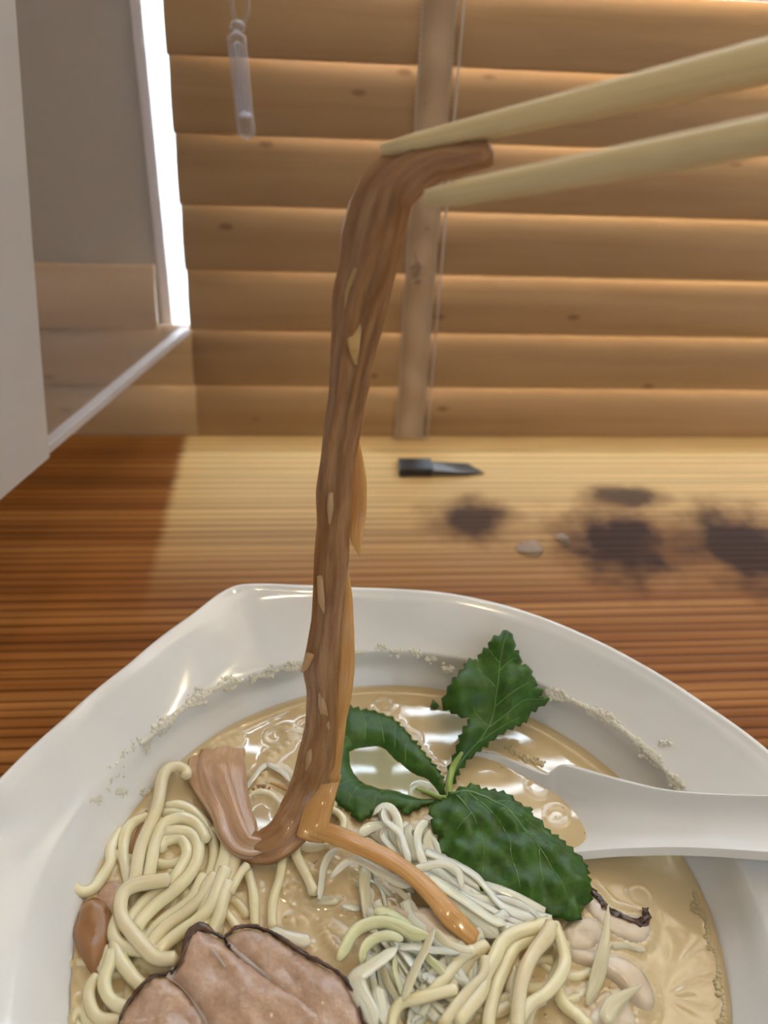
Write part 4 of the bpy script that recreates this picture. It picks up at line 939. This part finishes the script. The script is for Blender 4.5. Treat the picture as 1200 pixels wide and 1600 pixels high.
def hang_part(name, pts, a_of, m, flat=.35, seed=0, seg=14, ridges=.2, parent=hang, nn=40):
    P = []
    for x, y, w_ in pts:
        i = int(np.argmin([abs(q[1]-y) for q in main])); k = depth(Pm[i]); P.append(at_d(x, y, k+a_of))
    P = catmull(P, nn); wv = np.interp(np.linspace(0, 1, nn), np.linspace(0, 1, len(pts)), [p[2] for p in pts])
    h_ = np.array([wv[i]/2*depth(P[i])/FPX for i in range(nn)])
    v, f, u = loft_geo(P, h_, h_*flat, -CF, seg, 1, ridges, rseed=seed); return adopt(new_obj(name, v, f, m, uvs=u), parent)
hang_part('flap', [(548,655,6),(556,700,16),(561,750,24),(560,800,26),(557,840,20),(562,868,3)], .0015, M_amber, seed=1).__setitem__('label', 'short amber flap half way down')
hang_part('flap', [(541,885,5),(540,930,22),(538,985,32),(537,1040,36),(534,1080,34),(527,1120,32),(518,1165,40),(508,1215,48)], .0012, M_amber, seed=2).__setitem__('label', 'long amber flap')
# lower end of the flap reaching the strip on the soup
Pf = [at_d(512, 1205, depth(Pm[-1])+.002), at_z(500, 1250, ZB+.011), at_z(490, 1290, ZB+.008), at_z(484, 1312, ZB+.006)]
Pf = catmull(Pf, 20); h_ = np.array([w_/2*depth(p)/FPX for w_, p in zip(np.linspace(44, 44, 20), Pf)])
v, f, u = loft_geo(Pf, h_, h_*.28, -CF, 14, .7, .15, rseed=3); adopt(new_obj('flap', v, f, M_amber, uvs=u), hang)
hang_part('flap', [(556,420,8),(548,460,20),(552,510,26),(553,545,18),(556,570,4)], -.0034, M_amber, seed=9, flat=.2).__setitem__('label', 'amber sliver near the top')
M_spl = food('pale fibre', [(0.3, (0.42, 0.24, 0.11)), (0.7, (0.56, 0.35, 0.18))], 0.25, .3, (14, .5, 1), 'UV', 1.0, .4)
for pts in ([(500,1082,6),(504,1105,13),(508,1122,13),(514,1140,3)], [(485,1022,14),(478,1040,12),(471,1050,3)], [(500,900,10),(502,935,12),(507,962,3)], [(484,1170,8),(482,1190,11),(477,1206,4)], [(517,770,8),(516,795,11),(515,820,3)]):
    hang_part('splinter', pts, -.0030, M_spl, flat=.4, seg=8, ridges=0, nn=12)

# ------------------------------------------------------------------ chopsticks
def chopstick(p0, a0, p1, a1, w0, w1, label):
    A, B = at_d(*p0, a0), at_d(*p1, a1); B2 = A+(B-A)/np.linalg.norm(B-A)*.215
    n = 30; P = catmull([A, B2], n); L = np.linalg.norm(B-A)
    r0, r1 = w0/2*a0/FPX, w1/2*a1/FPX
    s = np.linspace(0, .215, n); r = np.minimum(r0+(r1-r0)*s/L, .0036)
    r[0] *= .8
    v, f, u = loft_geo(P, r, r*.92, -CF, 16, .72)
    return tag(new_obj('chopstick', v, f, M_chop, uvs=u), label, 'chopstick', 'chopsticks')
chopstick((598, 236), .164, (1200, 96), .132, 26, 66, 'upper pale wooden chopstick resting over the bamboo shoot end')
chopstick((668, 311), .147, (1200, 212), .120, 34, 60, 'lower pale wooden chopstick gripping beneath the bamboo shoot end')

# ------------------------------------------------------------------ spoon
def spoon():
    # stations: far edge (px,py,h mm), near edge (px,py,h), depth mm of the channel
    S = [((744,1174),0.2,(735,1330),1.0,9), ((780,1180),1.0,(780,1338),1.5,10), ((820,1196),1.8,(830,1342),1.8,10), ((852,1209),2.4,(868,1343),2.2,9),
         ((862,1204),3.8,(885,1341),2.6,8.2), ((872,1197),5.6,(900,1338),3.2,8.6), ((884,1195),7.0,(918,1336),4.0,8.0), ((905,1200),8.2,(940,1334),5.0,7.2),
         ((940,1210),10.,(970,1332),6.5,5.5), ((985,1222),12.5,(1005,1331),8.8,4.6), ((1040,1234),15.5,(1050,1330),12.,4.0), ((1110,1240),20.,(1115,1332),17,3.7), ((1200,1243),26.,(1200,1338),23,3.5), ((1300,1246),33,(1295,1345),30,3.3), ((1420,1252),41,(1410,1352),38,3)]
    Fp = catmull([at_z(*a, ZB+h/1000) for a, h, b, k, d in S], 60); Np = catmull([at_z(*b, ZB+k/1000) for a, h, b, k, d in S], 60)
    D = np.interp(np.linspace(0, len(S)-1, 60), np.arange(len(S)), [s[4]/1000 for s in S])
    # closed front of the scoop
    c = (Fp[0]+Np[0])/2; lead = []
    for q in (0.25, .5, .75, .95, 1.0):
        s = math.sqrt(max(0, 1-q*q)); sh = np.array([-.014*q, -.002*q, -.0026*min(1, q*2)])
        lead.append((c+(Fp[0]-c)*max(s, .03)+sh, c+(Np[0]-c)*max(s, .03)+sh, D[0]*max(s, .05)))
    lead = lead[::-1]
    Fp = np.vstack([[l[0] for l in lead], Fp]); Np = np.vstack([[l[1] for l in lead], Np]); D = np.concatenate([[l[2] for l in lead], D])
    m = 20; V = []; n = len(Fp)
    for i in range(n):
        for j in range(m+1):
            t = j/m; x = 2*t-1; g = (1-abs(x)**2.6)
            P = Fp[i]*(1-t)+Np[i]*t; V.append(P-np.array([0, 0, D[i]*g]))
    F = [(i*(m+1)+j, i*(m+1)+j+1, (i+1)*(m+1)+j+1, (i+1)*(m+1)+j) for i in range(n-1) for j in range(m)]
    o = new_obj('soup_spoon', V, F, M_spoon)
    s = o.modifiers.new('s', 'SOLIDIFY'); s.thickness = .0022; s.offset = 0; b = o.modifiers.new('b', 'BEVEL'); b.width = .0008; b.segments = 3; b.limit_method = 'ANGLE'
    sb = o.modifiers.new('ss', 'SUBSURF'); sb.levels = sb.render_levels = 1
    tag(o, 'white plastic soup spoon resting in the broth with its handle over the rim', 'spoon')
    HOTL.extend(list(Fp[::1])+list(Np[::1]))
spoon()

# ------------------------------------------------------------------ broth surface with menisci
nr, na = 300, 900
rr = np.concatenate([np.linspace(.0003, .074, nr-26), np.linspace(.0743, .0807, 26)])
tt = np.linspace(0, 2*math.pi, na, endpoint=False)
X = CB[0]+rr[:, None]*np.cos(tt); Y = CB[1]+rr[:, None]*np.sin(tt)
PX = np.c_[X.ravel(), Y.ravel()]
Z = np.full(len(PX), 0.0)
hp = np.array([p for p in HOT if abs(p[2]-ZB) < .003])[:, :2]; hl = np.array([p[:2] for p in HOTL if abs(p[2]-ZB) < .0030])
def near(Q, S, cell=.004):
    best = np.full(len(Q), 9.0); keyS = {}
    for i, s in enumerate(S): keyS.setdefault((int(s[0]//cell), int(s[1]//cell)), []).append(i)
    kq = np.floor(Q/cell).astype(int); uq, inv = np.unique(kq, axis=0, return_inverse=True); inv = inv.ravel()
    order = np.argsort(inv, kind='stable'); bounds = np.searchsorted(inv[order], np.arange(len(uq)+1))
    for c, (a, b) in enumerate(uq):
        idx = [i for da in (-1, 0, 1) for db in (-1, 0, 1) for i in keyS.get((a+da, b+db), ())]
        if not idx: continue
        q = order[bounds[c]:bounds[c+1]]; d = np.sqrt(((Q[q][:, None]-S[idx][None])**2).sum(2)).min(1); best[q] = d
    return best
dn = near(PX, hp); dl = near(PX, hl)
Z += .0009*np.exp(-(dn/.0017)**2)+.0007*np.exp(-np.abs(dl)/.0006)
rad_ = np.hypot(PX[:, 0]-CB[0], PX[:, 1]-CB[1])
Z += .0016*np.exp(-(.0807-rad_)/.0011)
st_ = at_z(1035, 1557, ZB)[:2]; rs_ = np.hypot(*(PX-st_).T); as_ = np.arctan2(PX[:, 1]-st_[1], PX[:, 0]-st_[0])
Z += .00010*np.sin(9*as_+.6*np.sin(as_*2))*np.clip(rs_/.006, 0, 1)*np.exp(-(rs_/.014)**2)
fat = [at_z(px, py, ZB)[:2] for px, py in ((480, 1135), (430, 1150), (840, 1230), (870, 1275), (560, 1390), (640, 1155), (1000, 1400), (470, 1400), (600, 1100))]
for q in fat:
    r_ = np.hypot(*(PX-q).T); Z += .00014*np.exp(-((r_-.0032)/.0006)**2)
Z += .00002*np.sin(PX[:, 0]*160+1)*np.sin(PX[:, 1]*140)+.000004*np.sin(PX[:, 0]*420+PX[:, 1]*300)
V = np.c_[PX, ZB+Z]; F = [(i*na+j, i*na+(j+1) % na, (i+1)*na+(j+1) % na, (i+1)*na+j) for i in range(nr-1) for j in range(na)]
F.append(tuple(range(na-1, -1, -1)))
br = new_obj('soup_broth', V, F, M_broth); tag(br, 'opaque creamy beige broth filling the white bowl', 'broth')
sd = poly_dist(PX, poolw)*np.where(inside(PX, poolw), 1, -1); leafy = np.clip(.5+sd/.004, 0, 1)
sh2 = at_z(705, 1120, ZB); d2 = np.hypot((PX[:, 0]-sh2[0])/.010, (PX[:, 1]-sh2[1])/.010); leafy = np.maximum(leafy*.85, np.clip(1-d2, 0, 1)*.8)
att = br.data.attributes.new('leafy', 'FLOAT', 'POINT'); att.data.foreach_set('value', leafy.astype(np.float32))

# ------------------------------------------------------------------ foam
def bubbles(line, n, spread, r0, r1, where, bag, ends=1.0):
    L = catmull(line, 200)
    for _ in range(int(n*2.2)):
        t = int(RNG.uniform(0, 199)); nrm = np.array([-(L[min(t+1, 199)]-L[max(t-1, 0)])[1], (L[min(t+1, 199)]-L[max(t-1, 0)])[0]]); nrm = nrm/(np.linalg.norm(nrm)+1e-9)
        p = L[t]+nrm*RNG.normal(0, spread*(.55+.45*math.sin(t*.11+line[0][0])))
        P = on_bowl(*p) if where == 'bowl' else at_z(p[0], p[1], ZB+.0002)
        r = r0+(r1*1.15-r0)*RNG.uniform()**2.2
        v, f = dome(P[0], P[1], P[2]-r*.15, r, r, r*.85, 8, 3); bag.add(v, f)
fb = Bag()
bubbles([(222,1163),(250,1137),(300,1097),(345,1072),(378,1062)], 520, 5.5, .0003, .0010, 'bowl', fb)
bubbles([(392,1062),(430,1047),(470,1037),(490,1030)], 330, 4, .0003, .0008, 'bowl', fb)
bubbles([(165,1232),(185,1200),(205,1175),(222,1160)], 120, 7, .0002, .0006, 'bowl', fb)
bubbles([(855,1080),(900,1098),(960,1130),(1010,1172),(1045,1210),(1066,1234)], 620, 4.2, .0003, .0009, 'bowl', fb)
for c in ((595,1012), (618,1017), (650,1019), (672,1030), (148,1248), (228,1240), (1040,1160), (745,1040), (560,1018), (700,1045), (190,1236)):
    bubbles([(c[0]-9, c[1]), (c[0]+9, c[1]+1)], 26, 3.5, .0002, .0007, 'bowl', fb)
tag(fb.obj('soup_foam', M_foam), 'dried cream foam line of tiny bubbles along the bowl wall', 'foam', kind='stuff')
fb = Bag()
bubbles([(1085,1392),(1100,1430),(1118,1480),(1130,1540),(1135,1600)], 420, 7, .0002, .0008, 'broth', fb)
bubbles([(305,1178),(350,1145),(400,1112),(450,1095)], 160, 3, .0002, .0006, 'broth', fb)
bubbles([(610,1078),(650,1076),(700,1080)], 70, 2.5, .0002, .0006, 'broth', fb)
bubbles([(905,1170),(935,1186),(962,1206)], 90, 3, .0002, .0006, 'broth', fb)
bubbles([(790,1168),(825,1185),(850,1196)], 90, 4, .0002, .0006, 'broth', fb)
tag(fb.obj('soup_foam', M_foam2), 'yellowish bubbles floating along the edge of the broth', 'foam', kind='stuff')
